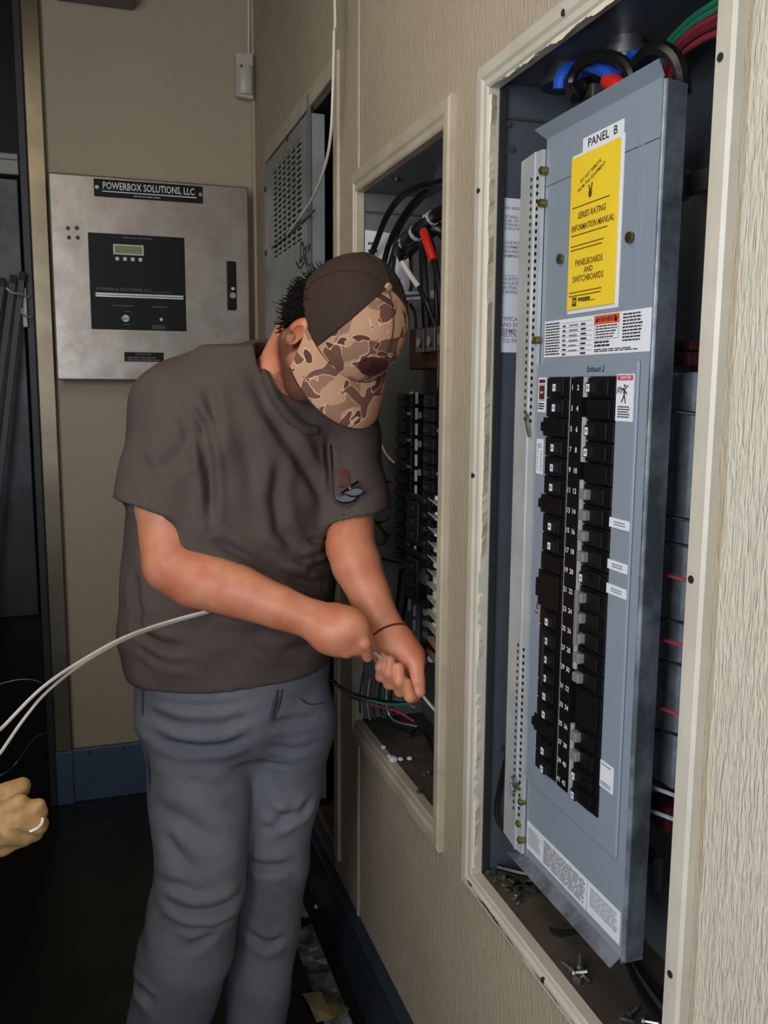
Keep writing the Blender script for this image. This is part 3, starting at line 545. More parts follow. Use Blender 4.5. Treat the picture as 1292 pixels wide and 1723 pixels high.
# ---- grey cover (dead front)
cv=empty('panel_cover',(XF,.94,.757),'tall blue-grey steel panel cover holding two rows of black breakers, in the near frame','panel cover')
def ring(lo,hi,ilo,ihi,x0,x1,name,m,bev=0):
    return MB().frame(lo,hi,ilo,ihi,WX,x0,x1).build(name,m,cv,bevel=bev)
ring((.822,.757),(1.066,1.677),(.8772,.9052),(1.037,1.4340),XF,XF+.0015,'face_sheet','panel_grey')
MB().box((XF,.822,1.678),(XF+.0015,1.066,1.737)).build('top_sheet','panel_grey',cv)
ring((.836,.872),(1.062,1.451),(.8772,.9052),(1.037,1.4340),XF-.004,XF,'raised_border','panel_grey',.003)
MB().box((XF-.004,.972,.9052),(XF,.979,1.434)).build('divider_strip','strip_metal',cv)
for z0,z1 in ((1.410,1.434),(1.332,1.386),(1.072,1.310),(.9052,1.000)):
    MB().box((XF-.006,.9372,z0),(XF-.001,.9445,z1)).build('divider_strip','strip_metal',cv)
MB().add([(XF,.820,1.737),(XF,1.068,1.737),(.006,1.078,1.7495),(.006,.814,1.7495),(XF+.0015,.820,1.737),(XF+.0015,1.068,1.737),(.0075,1.078,1.751),(.0075,.814,1.751)],[(0,1,2,3),(7,6,5,4),(0,3,7,4),(1,5,6,2),(2,6,7,3),(0,4,5,1)]).build('top_flange','panel_grey',cv)
MB().add([(XF,.822,.757),(XF,1.066,.757),(.004,1.098,.745),(.004,.824,.745),(XF+.0015,.822,.757),(XF+.0015,1.066,.757),(.0055,1.098,.7437),(.0055,.824,.7437)],[(3,2,1,0),(4,5,6,7),(4,7,3,0),(2,6,5,1),(3,7,6,2),(1,5,4,0)]).build('bottom_flange','panel_edge',cv)
fl=MB()
pr=[(XF,.8225),(XF+.001,.8195),(XF+.004,.818),(.052,.826),(.052,.828),(XF+.004,.8205)]
fl.prism([(x,y,.752) for x,y in pr],(0,0,.983)).build('side_flange','panel_edge',cv,bevel=.0006)
MB().add([(XF,.8215,.748),(.052,.826,.744),(.052,.829,.752),(XF,.8245,.756)],[(0,1,2,3)]).build('corner_bend','panel_edge',cv)
MB().box((XF-.0012,.850,1.52),(XF,.8515,1.695)).box((XF-.0012,.8565,1.52),(XF,.8575,1.695)).build('pressed_rib','panel_grey',cv)
for y,z in ((.865,1.584),(1.017,1.581)):
    s=MB().cyl((XF,y,z),(XF-.005,y,z),.0062,14).build('cover_screw','brass_screw',cv,smooth=True); MB().box((XF-.0055,y-.005,z-.0008),(XF-.0049,y+.005,z+.0008)).build('screw_slot','dark_grey',s)
# perforated side strip
stp=MB().prism([(.0125,1.0665,.757),(.010,1.082,.757),(.016,1.133,.757),(.0175,1.133,.757),(.0125,1.082,.757),(.017,1.0665,.757)],(0,0,.967)).build('perforated_strip','strip_metal',cv)
h=MB(); h2=MB()
for i in range(34):
    z=1.690-i*.0095
    h.cyl((.0115,1.0755,z),(.0106,1.0755,z),.0027,8)
    x=.010+.006*(1.0925-1.082)/.051; h2.cyl((x,1.0925,z+.002),(x-.0006,1.0925,z+.002),.0026,8)
for i in range(26):
    z=1.058-i*.0098
    h.cyl((.0115,1.0755,z),(.0106,1.0755,z),.0027,8); x=.0112; h2.cyl((x,1.0925,z+.002),(x-.0006,1.0925,z+.002),.0026,8)
h.build('perforations','black_plastic',stp,kind='stuff'); h2.build('perforations','dark_grey',stp,kind='stuff')
MB().box((.0088,1.0815,.757),(.0105,1.0832,1.724)).build('strip_fold','strip_metal',stp)
for y,z in ((1.063,1.697),(1.0635,1.657),(1.067,1.483),(1.078,.855),(1.070,.835),(1.074,.80),(1.068,.778)):
    s=MB().cyl((.0175,y,z),(.0085,y,z),.0052,12).cyl((.0085,y,z),(.0068,y,z),.0032,8).build('strip_screw','brass_screw',cv,smooth=True)
MB().tube([(.008,1.084,1.388),(.006,1.078,1.384),(.004,1.073,1.372),(.007,1.071,1.355)],.0018,6).build('wire_stub','brass_screw',cv,smooth=True)
MB().tube([(.004,1.086,.865),(.001,1.079,.870),(.001,1.074,.862),(.004,1.077,.850),(.006,1.084,.846),(.004,1.089,.856),(.003,1.084,.838)],.0016,6).build('wire_stub','dull_steel',cv,smooth=True)
# labels on the cover
def lab_(name,y1,y0_,z0,z1,m='white_label',x=XF,th=.0006): return MB().box((x-th,y0_,z0),(x,y1,z1)).build(name,m,cv)
tg=lab_('panel_tag',.975,.889,1.698,1.7145); MB().text('PANEL  B',(XF-.0006,.932,1.7062),.0135,RX,RY,squash=1.15).build('tag_lettering','black_print',tg)
yx=XF-.0008
po_=MB().box((yx,.8855,1.511),(XF,.998,1.699)).build('document_pouch','white_label',cv,bevel=.0004)
bk=empty('instruction_booklet',(yx-.002,.942,1.514),'yellow series rating booklet in white pouch on the grey cover','booklet')
MB().box((yx-.0022,.892,1.516),(yx-.0004,.9955,1.6955)).build('booklet_cover','yellow_paper',bk)
yb=yx-.0022
t=MB()
def yt(s,y,z,sz,sh=0,sq=1): t.text(s,(yb,y,z),sz,RX,RY,shear=sh,squash=sq)
up=Vector((0,-.80,.28)).normalized(); un=Vector((0,.28,.80)).normalized()
t.text('DO NOT REMOVE',(yb,.951,1.672),.0058,up,un); t.text('FROM THIS EQUIPMENT',(yb,.949,1.6645),.0058,up,un)
yt('SERIES RATING',.946,1.6255,.0105,.25,.88); yt('INFORMATION MANUAL',.944,1.6115,.0105,.25,.80)
yt('PANELBOARDS',.948,1.570,.0105,.0,.86); yt('AND',.948,1.5605,.0095,0,.95); yt('SWITCHBOARDS',.949,1.551,.0105,0,.86)
for z,a,b in ((1.6365,.990,.908),(1.6035,.990,.910),(1.591,.990,.917),(1.5865,.990,.920),(1.536,.991,.918),(1.5318,.991,.919)): t.box((yb-.0003,b,z-.0006),(yb,a,z+.0006))
t.ball((yb,.9505,1.6475),.0052,8,5,(.06,.8,1.0)); t.obox((yb,.9475,1.6545),((1,0,0),(0,-.25,1),(0,1,.25)),(.0003,.0045,.0012)); t.obox((yb,.9525,1.654),((1,0,0),(0,.3,1),(0,1,-.3)),(.0003,.0035,.0011))
t.box((yb-.0003,.973,1.5195),(yb,.983,1.530)); t.lines((yb,.969,1.5245),.027,.0045,1,RX,RY,.9,0); t.lines((yb,.960,1.5235),.03,.001,1,RX,RY,.8,0,words=False)
t.build('cover_print','brown_print',bk); MB().text('CH',(yb-.0003,.978,1.5248),.006,RX,RY).build('emblem','yellow_paper',bk)
wl=lab_('warning_label',1.055,.821,1.4600,1.5060); xl=XF-.0006
t=MB().lines((xl,1.052,1.462),.038,.042,12,RX,RY,.5,.1)
for i in range(7):
    z=1.5005-i*.0058; t.box((xl-.0002,.938,z),(xl,1.010,z+.0004))
    t.lines((xl,1.008,z-.0048),.010,.003,1,RX,RY,.7,.3).lines((xl,.964,z-.0046),.014,.003,1,RX,RY,.8,.3)
t.lines((xl,.930,1.478),.045,.019,6,RX,RY,.45,.2).lines((xl,.932,1.468),.045,.008,2,RX,RY,.6,.3).lines((xl,.932,1.4625),.09,.004,2,RX,RY,.6,.2).lines((xl,.874,1.472),.040,.032,9,RX,RY,.5,.15)
for a,b,c,d in ((.933,.882,1.497,1.4974),(.933,.882,1.4772,1.4776),(.933,.9326,1.4772,1.497),(.8824,.882,1.4772,1.497)): t.box((xl-.0002,b,c),(xl,a,d))
t.build('label_print','black_print',wl)
t=MB().lines((xl,.992,1.4635),.022,.037,6,RX,RY,.35,.2).build('typed_entries','grey_print',wl)
wb=MB().box((xl-.0004,.881,1.4945),(xl,.934,1.5048)).build('warning_banner','orange',wl)
MB().text('WARNING',(xl-.0004,.9085,1.4996),.0085,RX,RY,squash=.95).add([(xl-.0006,.931,1.497),(xl-.0006,.925,1.497),(xl-.0006,.928,1.5025)],[(0,1,2)]).obox((xl-.0005,.8885,1.4995),((1,0,0),(0,.5,1),(0,1,-.5)),(.0002,.004,.0012)).obox((xl-.0005,.8865,1.499),((1,0,0),(0,-.6,1),(0,1,.6)),(.0002,.0035,.001)).build('banner_print','black_print',wb)
XR=XF-.004; xr=XR-.0005
def rl(name,y1,y0_,z0,z1): return lab_(name,y1,y0_,z0,z1,'white_label',XR,.0005)
a=rl('brand_sticker',1.0605,1.0395,1.389,1.434)
MB().box((xr-.0003,1.042,1.4268),(xr,1.0585,1.4315)).box((xr-.0003,1.043,1.4055),(xr,1.0575,1.4235)).box((xr-.0003,1.042,1.4245),(xr,1.0585,1.4252)).box((xr-.0003,1.042,1.4035),(xr,1.0585,1.4042)).build('sticker_block','dark_red',a)
MB().box((xr-.0005,1.0465,1.4135),(xr-.0003,1.0495,1.416)).box((xr-.0005,1.0515,1.4135),(xr-.0003,1.0545,1.416)).box((xr-.0005,1.0465,1.4142),(xr-.0003,1.0545,1.4150)).build('sticker_mark','white_label',a)
MB().lines((xr,1.0585,1.392),.016,.0095,3,RX,RY,.6,.1).build('sticker_print','black_print',a)
a=rl('danger_sticker',.8755,.8415,1.384,1.4365)
MB().box((xr-.0003,.8435,1.4295),(xr,.8735,1.4352)).build('danger_banner','pink_red',a); MB().text('DANGER',(xr-.0003,.857,1.4324),.0052,RX,RY).build('banner_print','white_label',a)
t=MB().tube([(xr,.861,1.421),(xr,.859,1.414),(xr,.864,1.405)],.0009,4).tube([(xr,.859,1.414),(xr,.856,1.404)],.0009,4).tube([(xr,.861,1.420),(xr,.854,1.414)],.0008,4).tube([(xr,.852,1.424),(xr,.861,1.419),(xr,.868,1.422)],.0008,4).ball((xr,.8585,1.4235),.0016,6,5)
for i in range(9): t.tube([(xr,.874-i*.002,1.4165+random.uniform(-.002,.002)),(xr,.872-i*.0022,1.4195+random.uniform(-.004,.003))],.0005,4,smooth=False)
t.lines((xr,.871,1.3875),.024,.014,5,RX,RY,.5,.3).build('danger_print','black_print',a)
a=rl('listing_sticker',1.0605,1.0425,1.307,1.3535)
MB().text('UL',(xr,1.0515,1.3445),.0085,RX,RY).lines((xr,1.049,1.311),.004,.027,14,RX,RY,.5,.2).lines((xr,1.058,1.311),.003,.036,9,RX,RY,.35,.2).build('listing_print','grey_print',a)
for nm,y1,y0_,z0,z1 in (('circuit_tag',.8785,.838,1.2625,1.2735),('circuit_tag',.8785,.838,1.2135,1.2245),('circuit_tag',.8785,.838,1.1845,1.1960)):
    a=lab_(nm,y1,y0_,z0,z1,'white_label',XR,.0008); MB().lines((XR-.0008,y1-.010,z0+.0025),.024,.006,2,RX,RY,.45,.1).build('tag_print','grey_print',a)
a=rl('inspection_sticker',.8755,.8475,.9475,.9805); MB().lines((xr,.873,.950),.022,.006,2,RX,RY,.5,.1).lines((xr,.873,.975),.022,.003,1,RX,RY,.5,.1).build('sticker_print','grey_print',a)
MB().text('Exhaust 2',(XR,.922,1.4428),.0098,RX,RY,shear=.25).build('marker_writing','black_print',cv)
MB().text('I m',(XR,1.046,1.125),.013,(0,-.15,1),(0,1,.15)).build('marker_writing','black_print',cv)
a=lab_('directory_label',1.061,.826,.7690,.8105,'paper')
MB().lines((xl,1.057,.777),.038,.026,8,RX,RY,.4,.3).lines((xl,1.012,.773),.110,.033,15,RX,RY,.55,.08).lines((xl,.892,.780),.062,.026,9,RX,RY,.4,.1).box((xl-.0002,.8985,.770),(xl,.8992,.809)).build('label_print','grey_print',a)

# ---- loose wiring of the near panel
bl=[([(0.0500,1.0965,1.8100),(0.0500,1.0943,1.8226),(0.0550,1.0898,1.8313),(0.0600,1.0742,1.8313),(0.0600,1.0486,1.8195)],.0088,'blue_tape','blue taped conductor at the top of the near box, leftmost of the blue ones'),
([(0.0620,1.0712,1.8240),(0.0600,1.0417,1.8223),(0.0550,1.0021,1.8056),(0.0550,0.9720,1.7868)],.0088,'blue_tape','blue taped conductor in the middle of the top of near box'),
([(0.0750,0.9767,1.8065),(0.0750,0.9621,1.8091),(0.0750,0.9446,1.8000),(0.0750,0.9270,1.7827)],.0085,'blue_tape','blue taped conductor right of the conduit fitting in near box')]
for pts,r,m,lab in bl: cable('taped_conductor',pts,r,m,lab,'cable')
cable('feeder_cable',[(0.0300,1.0188,1.7743),(0.0350,1.0403,1.7945),(0.0360,1.0317,1.8115),(0.0380,1.0074,1.8164),(0.0400,0.9757,1.8109),(0.0450,0.9499,1.7983),(0.0500,0.9345,1.7823),(0.0550,0.9308,1.7611)],.0072,'black_cable','black cable looping over the blue tape at the top of near box')
cable('feeder_cable',[(0.0550,0.9270,1.7869),(0.0550,0.9057,1.7926),(0.0550,0.8779,1.7863),(0.0580,0.8590,1.7719),(0.0600,0.8490,1.7540),(0.0650,0.8508,1.7322)],.0085,'black_cable','black cable arching to the right behind the top of the grey cover')
cable('feeder_cable',[(.065,1.056,1.72),(.06,1.062,1.75),(.055,1.058,1.785),(.06,1.04,1.80)],.006,'black_cable','short black conductor left of the steel lug in near box')
rc_=empty('phase_cable',(.06,.95,1.75),'cable with a bright red end above the grey cover','cable')
MB().tube([(.055,.985,1.787),(.052,.958,1.772),(.05,.935,1.752)],.0105,10).build('red_sleeve','red_tape',rc_,smooth=True)
MB().tube([(.05,.935,1.752),(.052,.925,1.735),(.056,.92,1.69)],.0085,8).build('cable_jacket','black_cable',rc_,smooth=True)
for i,(dy,dz,m,lab) in enumerate(((0,0,'green_wire','green wire rising to the right in the top of near box, upper one'),(-.004,-.006,'green_wire','green wire rising to the right in the top of near box, lower one'),(-.010,-.012,'red_wire','red wire beneath the green wires, uppermost red'),(-.014,-.018,'maroon_wire','maroon wire beneath the green wires in near box'),(-.018,-.026,'red_wire','red wire beneath the green wires, lowest red'))):
    cable('branch_wire',[(.12,.98+dy,1.80+dz*1.2),(.11,.95+dy,1.822+dz),(.09,.88+dy,1.822+dz*1.1),(.06,.79+dy,1.806+dz*1.3),(.03,.72,1.80+dz*1.4)],.0035,m,lab,'wire')
words=['uppermost','second from the top','third from the top','fourth from the top','fifth from the top','lowest']
bz=[(852,),(903,),(955,),(1006,)]
for i,z in enumerate((1.395,1.275,1.245,1.155,1.105,1.02)):
    cable('branch_wire',[(.05,.86,z+.004),(.075,.845,z),(.095,.825,z-.003),(.11,.79,z-.006)],.0022,'black_cable','black wire end right of the grey cover, '+words[i],'wire',n=6)
for i,z in enumerate((1.205,1.128,1.045)):
    cable('branch_wire',[(.05,.86,z+.006),(.075,.845,z+.002),(.095,.825,z-.003),(.115,.80,z-.006)],.0022,'red_wire','red wire end right of the grey cover, '+('uppermost','middle one','lowest')[i],'wire',n=6)
for i,z in enumerate((.945,.915)):
    cable('branch_wire',[(.05,.87,z+.006),(.075,.845,z+.002),(.10,.825,z-.006),(.12,.80,z-.012)],.0026,'galvanized','pale grey wire end low beside the grey cover, '+('upper','lower')[i],'wire',n=6)
cable('floor_cable',[(.05,1.185,.88),(.035,1.19,.80),(.03,1.188,.755),(.04,1.18,.73)],.003,'black_cable','thin black cable at the left end of near box, bowing to its floor','wire',n=6)
cable('floor_cable',[(.03,1.18,.672),(.06,1.16,.668),(.09,1.13,.668),(.11,1.05,.668)],.005,'black_cable','black cable lying at the back of the near box floor')
for i in range(3): cable('floor_cable',[(.12,1.0-.02*i,.675),(.10,.93-.01*i,.668),(.08+.01*i,.86,.667),(.07+.012*i,.78,.667),(.06+.012*i,.74,.668)],.005-.0008*i,['black_cable','dull_steel','black_cable'][i],['thick black cable on near box floor right of the cover','grey cable on near box floor between two black ones','thinner black cable on near box floor nearest the right frame'][i])
# screws and crumbs on the box floor
def screw(p,d,lab,grp,L=.016):
    p=Vector(p); d=Vector(d).normalized(); s=empty('loose_screw',p,lab,'screw',grp)
    MB().cyl(p,p+d*L,.0024,8).build('shank','steel',s,smooth=True); MB().cyl(p-d*.0035,p,.0058,12).build('head','dull_steel',s,smooth=True)
for p,d,lab in (((0.0231,0.9278,0.6630),(1,-.6,.35),'loose screw leaning up in the small heap on the near box floor'),((0.0225,0.9372,0.6610),(-.3,1,.1),'loose screw lying left in the small heap on the near box floor'),((0.0332,0.9344,0.6640),(.5,.8,.8),'loose screw standing tilted at the back of the small heap'),((0.0209,0.9179,0.6610),(.8,.5,0),'loose screw lying in front of the small heap'),((0.0302,0.9248,0.6610),(.2,-1,.05),'loose screw lying right of the small heap'),
 ((0.0369,0.8362,0.6610),(.3,-1,.4),'loose screw at the bottom edge of the photo by the frame'),((0.0465,0.8407,0.6610),(1,.3,.2),'second loose screw at the bottom edge, farther back'),((0.0592,0.8259,0.6610),(1,-.8,.1),'loose screw at the bottom edge nearest the right frame'),
 ((0.0801,1.1419,0.6610),(-1,.2,.1),'bright loose screw beside the lower flange of the grey cover')): screw(p,d,lab,'loose screws on the near box floor')
ctr=[(0.0176,1.1776,0.6620),(0.0234,1.1615,0.6620),(0.0264,1.1467,0.6620),(0.0350,1.1439,0.6640),(0.0392,1.1357,0.6620),(0.0349,1.1152,0.6620),(0.0469,1.1231,0.6620),(0.0334,1.1655,0.6640),(0.0445,1.1548,0.6640),(0.0268,1.1031,0.6610),(0.0624,1.1336,0.6610)]
m=MB()
for i,p in enumerate(ctr*3):
    p=Vector(p)+Vector((random.gauss(0,.006),random.gauss(0,.008),0)); r=random.uniform(.003,.0085)
    vs=[p+Vector((random.gauss(0,1),random.gauss(0,1),random.uniform(-.3,.6))).normalized()*r for _ in range(8)]
    bm=bmesh.new()
    for v in vs: v.z=max(v.z,.6575); bm.verts.new(v)
    bmesh.ops.convex_hull(bm,input=bm.verts[:]); bm.verts.index_update(); m.cur=i%4
    m.add([v.co[:] for v in bm.verts],[tuple(v.index for v in f.verts) for f in bm.faces]); bm.free()
m.build('debris_heap',['box_dirt','dark_grey','black_plastic','dull_steel'],label='heap of dark crumbs and clippings in the far corner of the near box floor',cat='debris',kind='stuff')
MB().prism([(0.0419,1.0353,0.6570),(0.0611,1.0219,0.6570),(0.0930,1.0191,0.6570),(0.0762,1.0069,0.6570),(0.0481,1.0073,0.6570),(0.0379,1.0177,0.6570)],(0,0,.0006)).build('floor_stain','black_recess',pb)

# ================================================================ SIGNED-DISTANCE MODELLER (for the man and the glove)
def V3(p): return np.array(p,float)
class Field:
    def __init__(s,lo,hi,st,fine=()):
        s.ax=[]
        for k in range(3):
            segs=[(a,b,f) for kk,a,b,f in fine if kk==k]; x=lo[k]; xs=[x]
            while x<hi[k]:
                d=st
                for a,b,f in segs:
                    if a<=x<=b: d=f
                x+=d; xs.append(x)
            s.ax.append(np.array(xs))
        s.d=np.full([len(a) for a in s.ax],1.0,np.float32)
    def sub(s,lo,hi):
        sl=tuple(slice(max(np.searchsorted(a,l)-1,0),np.searchsorted(a,h)+1) for a,l,h in zip(s.ax,lo,hi))
        return sl,np.meshgrid(*[a[q] for a,q in zip(s.ax,sl)],indexing='ij',sparse=True)
    def op(s,f,lo,hi,k=0,mode='u'):
        m=.03+k; sl,(X,Y,Z)=s.sub(np.array(lo)-m,np.array(hi)+m); a=s.d[sl]; b=f(X,Y,Z)
        if mode=='u':
            if k: h=np.maximum(k-np.abs(a-b),0)/k; r=np.minimum(a,b)-h*h*k/4
            else: r=np.minimum(a,b)
        else:
            b=-b
            if k: h=np.maximum(k-np.abs(a-b),0)/k; r=np.maximum(a,b)+h*h*k/4
            else: r=np.maximum(a,b)
        s.d[sl]=r; return s
    def rc(s,a,b,ra,rb=None,k=0,mode='u',end=None):      # tapered capsule, optionally cut flat by a plane (point, normal)
        a=V3(a);b=V3(b); rb=ra if rb is None else rb; ba=b-a; L=max(ba@ba,1e-9); R=max(ra,rb)
        def f(X,Y,Z):
            px,py,pz=X-a[0],Y-a[1],Z-a[2]; t=np.clip((px*ba[0]+py*ba[1]+pz*ba[2])/L,0,1)
            d=np.sqrt((px-t*ba[0])**2+(py-t*ba[1])**2+(pz-t*ba[2])**2)-(ra+t*(rb-ra))
            if end is not None: d=np.maximum(d,(X-end[0][0])*end[1][0]+(Y-end[0][1])*end[1][1]+(Z-end[0][2])*end[1][2])
            return d
        return s.op(f,np.minimum(a,b)-R,np.maximum(a,b)+R,k,mode)
    def chain(s,pts,rad,k=0,mode='u'):
        for i in range(len(pts)-1): s.rc(pts[i],pts[i+1],rad[i],rad[i+1],k if i==0 else .004 if k else 0,mode)
        return s
    def ell(s,c,ax,r,k=0,mode='u'):
        c=V3(c); Rm=np.array(ax,float); R=max(r)
        def f(X,Y,Z):
            p=(X-c[0],Y-c[1],Z-c[2]); q=[Rm[i][0]*p[0]+Rm[i][1]*p[1]+Rm[i][2]*p[2] for i in range(3)]
            k0=np.sqrt(sum((q[i]/r[i])**2 for i in range(3))); k1=np.sqrt(sum((q[i]/r[i]**2)**2 for i in range(3)))
            return k0*(k0-1)/np.maximum(k1,1e-6)
        return s.op(f,c-R,c+R,k,mode)
    def loft(s,rings,ux,k=0,mode='u',grow=0,pw=2.0):      # rings (z,cx,cy,a,b): a along ux, b across it
        rg=np.array(sorted(rings)); z=rg[:,0]; R=max(rg[:,3].max(),rg[:,4].max())+abs(grow)
        def f(X,Y,Z):
            zz=Z; cx,cy,a,b=[np.interp(zz,z,rg[:,i]) for i in (1,2,3,4)]; a=a+grow;b=b+grow
            u=(X-cx)*ux[0]+(Y-cy)*ux[1]; v=-(X-cx)*ux[1]+(Y-cy)*ux[0]
            d=((np.abs(u)/a)**pw+(np.abs(v)/b)**pw)**(1/pw); d=(d-1)*np.minimum(a,b)*.9
            return np.maximum(d,np.maximum(z[0]-Z,Z-z[-1]))
        lo=np.array([rg[:,1].min()-R,rg[:,2].min()-R,z[0]]); hi=np.array([rg[:,1].max()+R,rg[:,2].max()+R,z[-1]])
        return s.op(f,lo,hi,k,mode)
    def mesh(s):      # surface nets
        d=s.d; ins=d<0; nx,ny,nz=d.shape; c=[]
        cnt=np.zeros((nx-1,ny-1,nz-1),np.int8)
        for i in (0,1):
            for j in (0,1):
                for k in (0,1): cnt+=ins[i:nx-1+i,j:ny-1+j,k:nz-1+k]
        act=(cnt>0)&(cnt<8); I=np.argwhere(act); idx=np.full(act.shape,-1,np.int64); idx[act]=np.arange(len(I))
        acc=np.zeros((len(I),3)); n=np.zeros(len(I)); off=[(i,j,k) for i in (0,1) for j in (0,1) for k in (0,1)]
        X=[s.ax[q] for q in range(3)]
        for a in off:
            for q in range(3):
                if a[q]: continue
                b=list(a); b[q]=1
                ia=I+np.array(a); ib=I+np.array(b); da=d[ia[:,0],ia[:,1],ia[:,2]]; db=d[ib[:,0],ib[:,1],ib[:,2]]
                m=(da<0)!=(db<0); t=np.where(m,da/(da-db+1e-12),0)[:,None]
                pa=np.stack([X[r][ia[:,r]] for r in range(3)],1); pb_=np.stack([X[r][ib[:,r]] for r in range(3)],1)
                acc+=np.where(m[:,None],pa+(pb_-pa)*t,0); n+=m
        P=acc/np.maximum(n,1)[:,None]; F=[]
        for q in range(3):
            r,t=(q+1)%3,(q+2)%3
            sa=[slice(None)]*3; sb=[slice(None)]*3; sa[q]=slice(0,-1); sb[q]=slice(1,None)
            A_=ins[tuple(sa)]; B_=ins[tuple(sb)]; E=np.argwhere(A_!=B_); s0=A_[E[:,0],E[:,1],E[:,2]]
            ok=(E[:,r]>0)&(E[:,t]>0)&(E[:,r]<d.shape[r]-1)&(E[:,t]<d.shape[t]-1); E=E[ok]; s0=s0[ok]
            def cell(dr,dt):
                e=E.copy(); e[:,r]-=dr; e[:,t]-=dt; return idx[e[:,0],e[:,1],e[:,2]]
            Q=np.stack([cell(1,1),cell(0,1),cell(0,0),cell(1,0)],1); Q[~s0]=Q[~s0][:,::-1]; F.append(Q)
        return P,np.concatenate(F)
def relax(P,F,n=2,lam=.5):
    for _ in range(n):
        a=np.zeros_like(P); c=np.zeros(len(P))
        for i in range(4):
            for j in ((i+1)%4,(i-1)%4): np.add.at(a,F[:,i],P[F[:,j]]); np.add.at(c,F[:,i],1)
        P=P*(1-lam)+lam*a/np.maximum(c,1)[:,None]
    return P
def normals(P,F):
    n=np.cross(P[F[:,2]]-P[F[:,0]],P[F[:,3]]-P[F[:,1]]); N=np.zeros_like(P)
    for i in range(4): np.add.at(N,F[:,i],n)
    return N/np.maximum(np.linalg.norm(N,axis=1),1e-12)[:,None]
def crease(P,N,lines):      # lines: (points, width, depth); cloth folds: a furrow with a soft ridge beside it
    for pts,w,dp in lines:
        pts=np.array(pts,float); best=np.full(len(P),9.); tt=np.zeros(len(P)); n=len(pts)-1
        for i in range(n):
            a,b=pts[i],pts[i+1]; ba=b-a; t=np.clip((P-a)@ba/max(ba@ba,1e-9),0,1); q=np.linalg.norm(P-a-t[:,None]*ba,axis=1)
            m=q<best; best[m]=q[m]; tt[m]=(i+t[m])/n
        e=np.clip(np.sin(np.pi*np.clip(tt,.03,.97))*1.6,0,1)
        P=P-N*(dp*e*(np.exp(-(best/w)**2)-.45*np.exp(-((best-2.1*w)/(1.1*w))**2)))[:,None]
    return P
def sdf_obj(name,P,F,m,parent=None,**k):
    c=(P.min(0)+P.max(0))/2; me=bpy.data.meshes.new(name); me.vertices.add(len(P)); me.vertices.foreach_set('co',(P-c).astype(np.float32).ravel())
    me.loops.add(F.size); me.loops.foreach_set('vertex_index',F.astype(np.int32).ravel()); me.polygons.add(len(F))
    me.polygons.foreach_set('loop_start',np.arange(0,F.size,4,dtype=np.int32)); me.polygons.foreach_set('use_smooth',np.ones(len(F),bool))
    me.update(calc_edges=True); me.validate(); me.materials.append(MATS[m]); return put(name,me,Vector(c.tolist()),parent,**k)

# ================================================================ THE MAN
HC=V3((-0.1528,1.4472,1.5211))                                  # head centre and head axes (right, forward, up)
Rr,Uu,Ff=[V3(x) for x in (cr,cu,cf)]
hf=.22*Rr-.93*Uu-.20*Ff; hf/=np.linalg.norm(hf); hu=.66*Rr+.18*Uu-.73*Ff; hu-=hf*(hu@hf); hu/=np.linalg.norm(hu); hr=np.cross(hf,hu)
HX=(hr,hf,hu)
def H(a,b,c): return HC+hr*a+hf*b+hu*c
BX_=np.array([.976,.216]); BX_/=np.linalg.norm(BX_)      # sideways axis of the trunk
def ringp(pl,pr,dep,b,z=None):
    c=(V3(pl)+V3(pr))/2; hw=np.linalg.norm(V3(pr)-V3(pl))/2; a=math.sqrt(max(hw*hw-.25*b*b,.001))/.87
    return (c[2] if z is None else z,c[0],c[1],a,b)
TR=[ringp((-0.4930,1.6668,0.8859),(-0.1429,1.5519,0.8883),1.66,.142,.899),ringp((-0.4981,1.6737,0.9212),(-0.1394,1.5560,0.9237),1.66,.146),ringp((-0.5029,1.6768,0.9668),(-0.1348,1.5560,0.9693),1.65,.15),ringp((-0.4999,1.6786,1.0572),(-0.1308,1.5575,1.0597),1.64,.15),ringp((-0.4885,1.6775,1.1466),(-0.1290,1.5595,1.1490),1.63,.146),
 ringp((-0.4708,1.6794,1.2344),(-0.1176,1.5635,1.2368),1.63,.14),ringp((-0.4532,1.6813,1.3216),(-0.1074,1.5678,1.3240),1.62,.132),ringp((-0.4304,1.6781,1.3868),(-0.1042,1.5711,1.3890),1.62,.118),ringp((-0.3921,1.6736,1.4410),(-0.1229,1.5852,1.4428),1.62,.098),ringp((-0.3439,1.6641,1.4845),(-0.1523,1.6013,1.4858),1.62,.07)]
NB=V3((-0.2240,1.6049,1.4227)); SR=V3((-0.3989,1.6291,1.3772)); SL=V3((-0.1077,1.6288,1.3408))
AR=[(-0.4031,1.6301,1.3751),(-0.4338,1.5581,1.2155),(-0.4295,1.5209,1.1176),(-0.3934,1.4898,1.0960),(-0.3310,1.4407,1.0823),(-0.2691,1.4010,1.0600),(-0.2062,1.3715,1.0366)]; RAR=[.056,.053,.051,.050,.044,.036,.030]
AL=[(-0.1085,1.6261,1.3206),(-0.1062,1.5437,1.1859),(-0.1143,1.5152,1.1337),(-0.1108,1.4886,1.1057),(-0.0964,1.4555,1.0579),(-0.0768,1.4135,0.9974)]; RAL=[.052,.043,.045,.045,.037,.029]
LR=[(-0.3814,1.6115,0.7968),(-0.3925,1.5291,0.5751),(-0.3981,1.5181,0.5244),(-0.4237,1.5381,0.3880),(-0.4545,1.5632,0.2381)]; LL=[(-0.2132,1.5932,0.7960),(-0.2440,1.5955,0.5638),(-0.2497,1.5938,0.5040),(-0.2622,1.6181,0.3536),(-0.2800,1.6352,0.1434)]
FR=V3(LR[-1])+V3((0,.01,0)); FR[2]=.075; FL=V3(LL[-1])+V3((0,.01,0)); FL[2]=.075
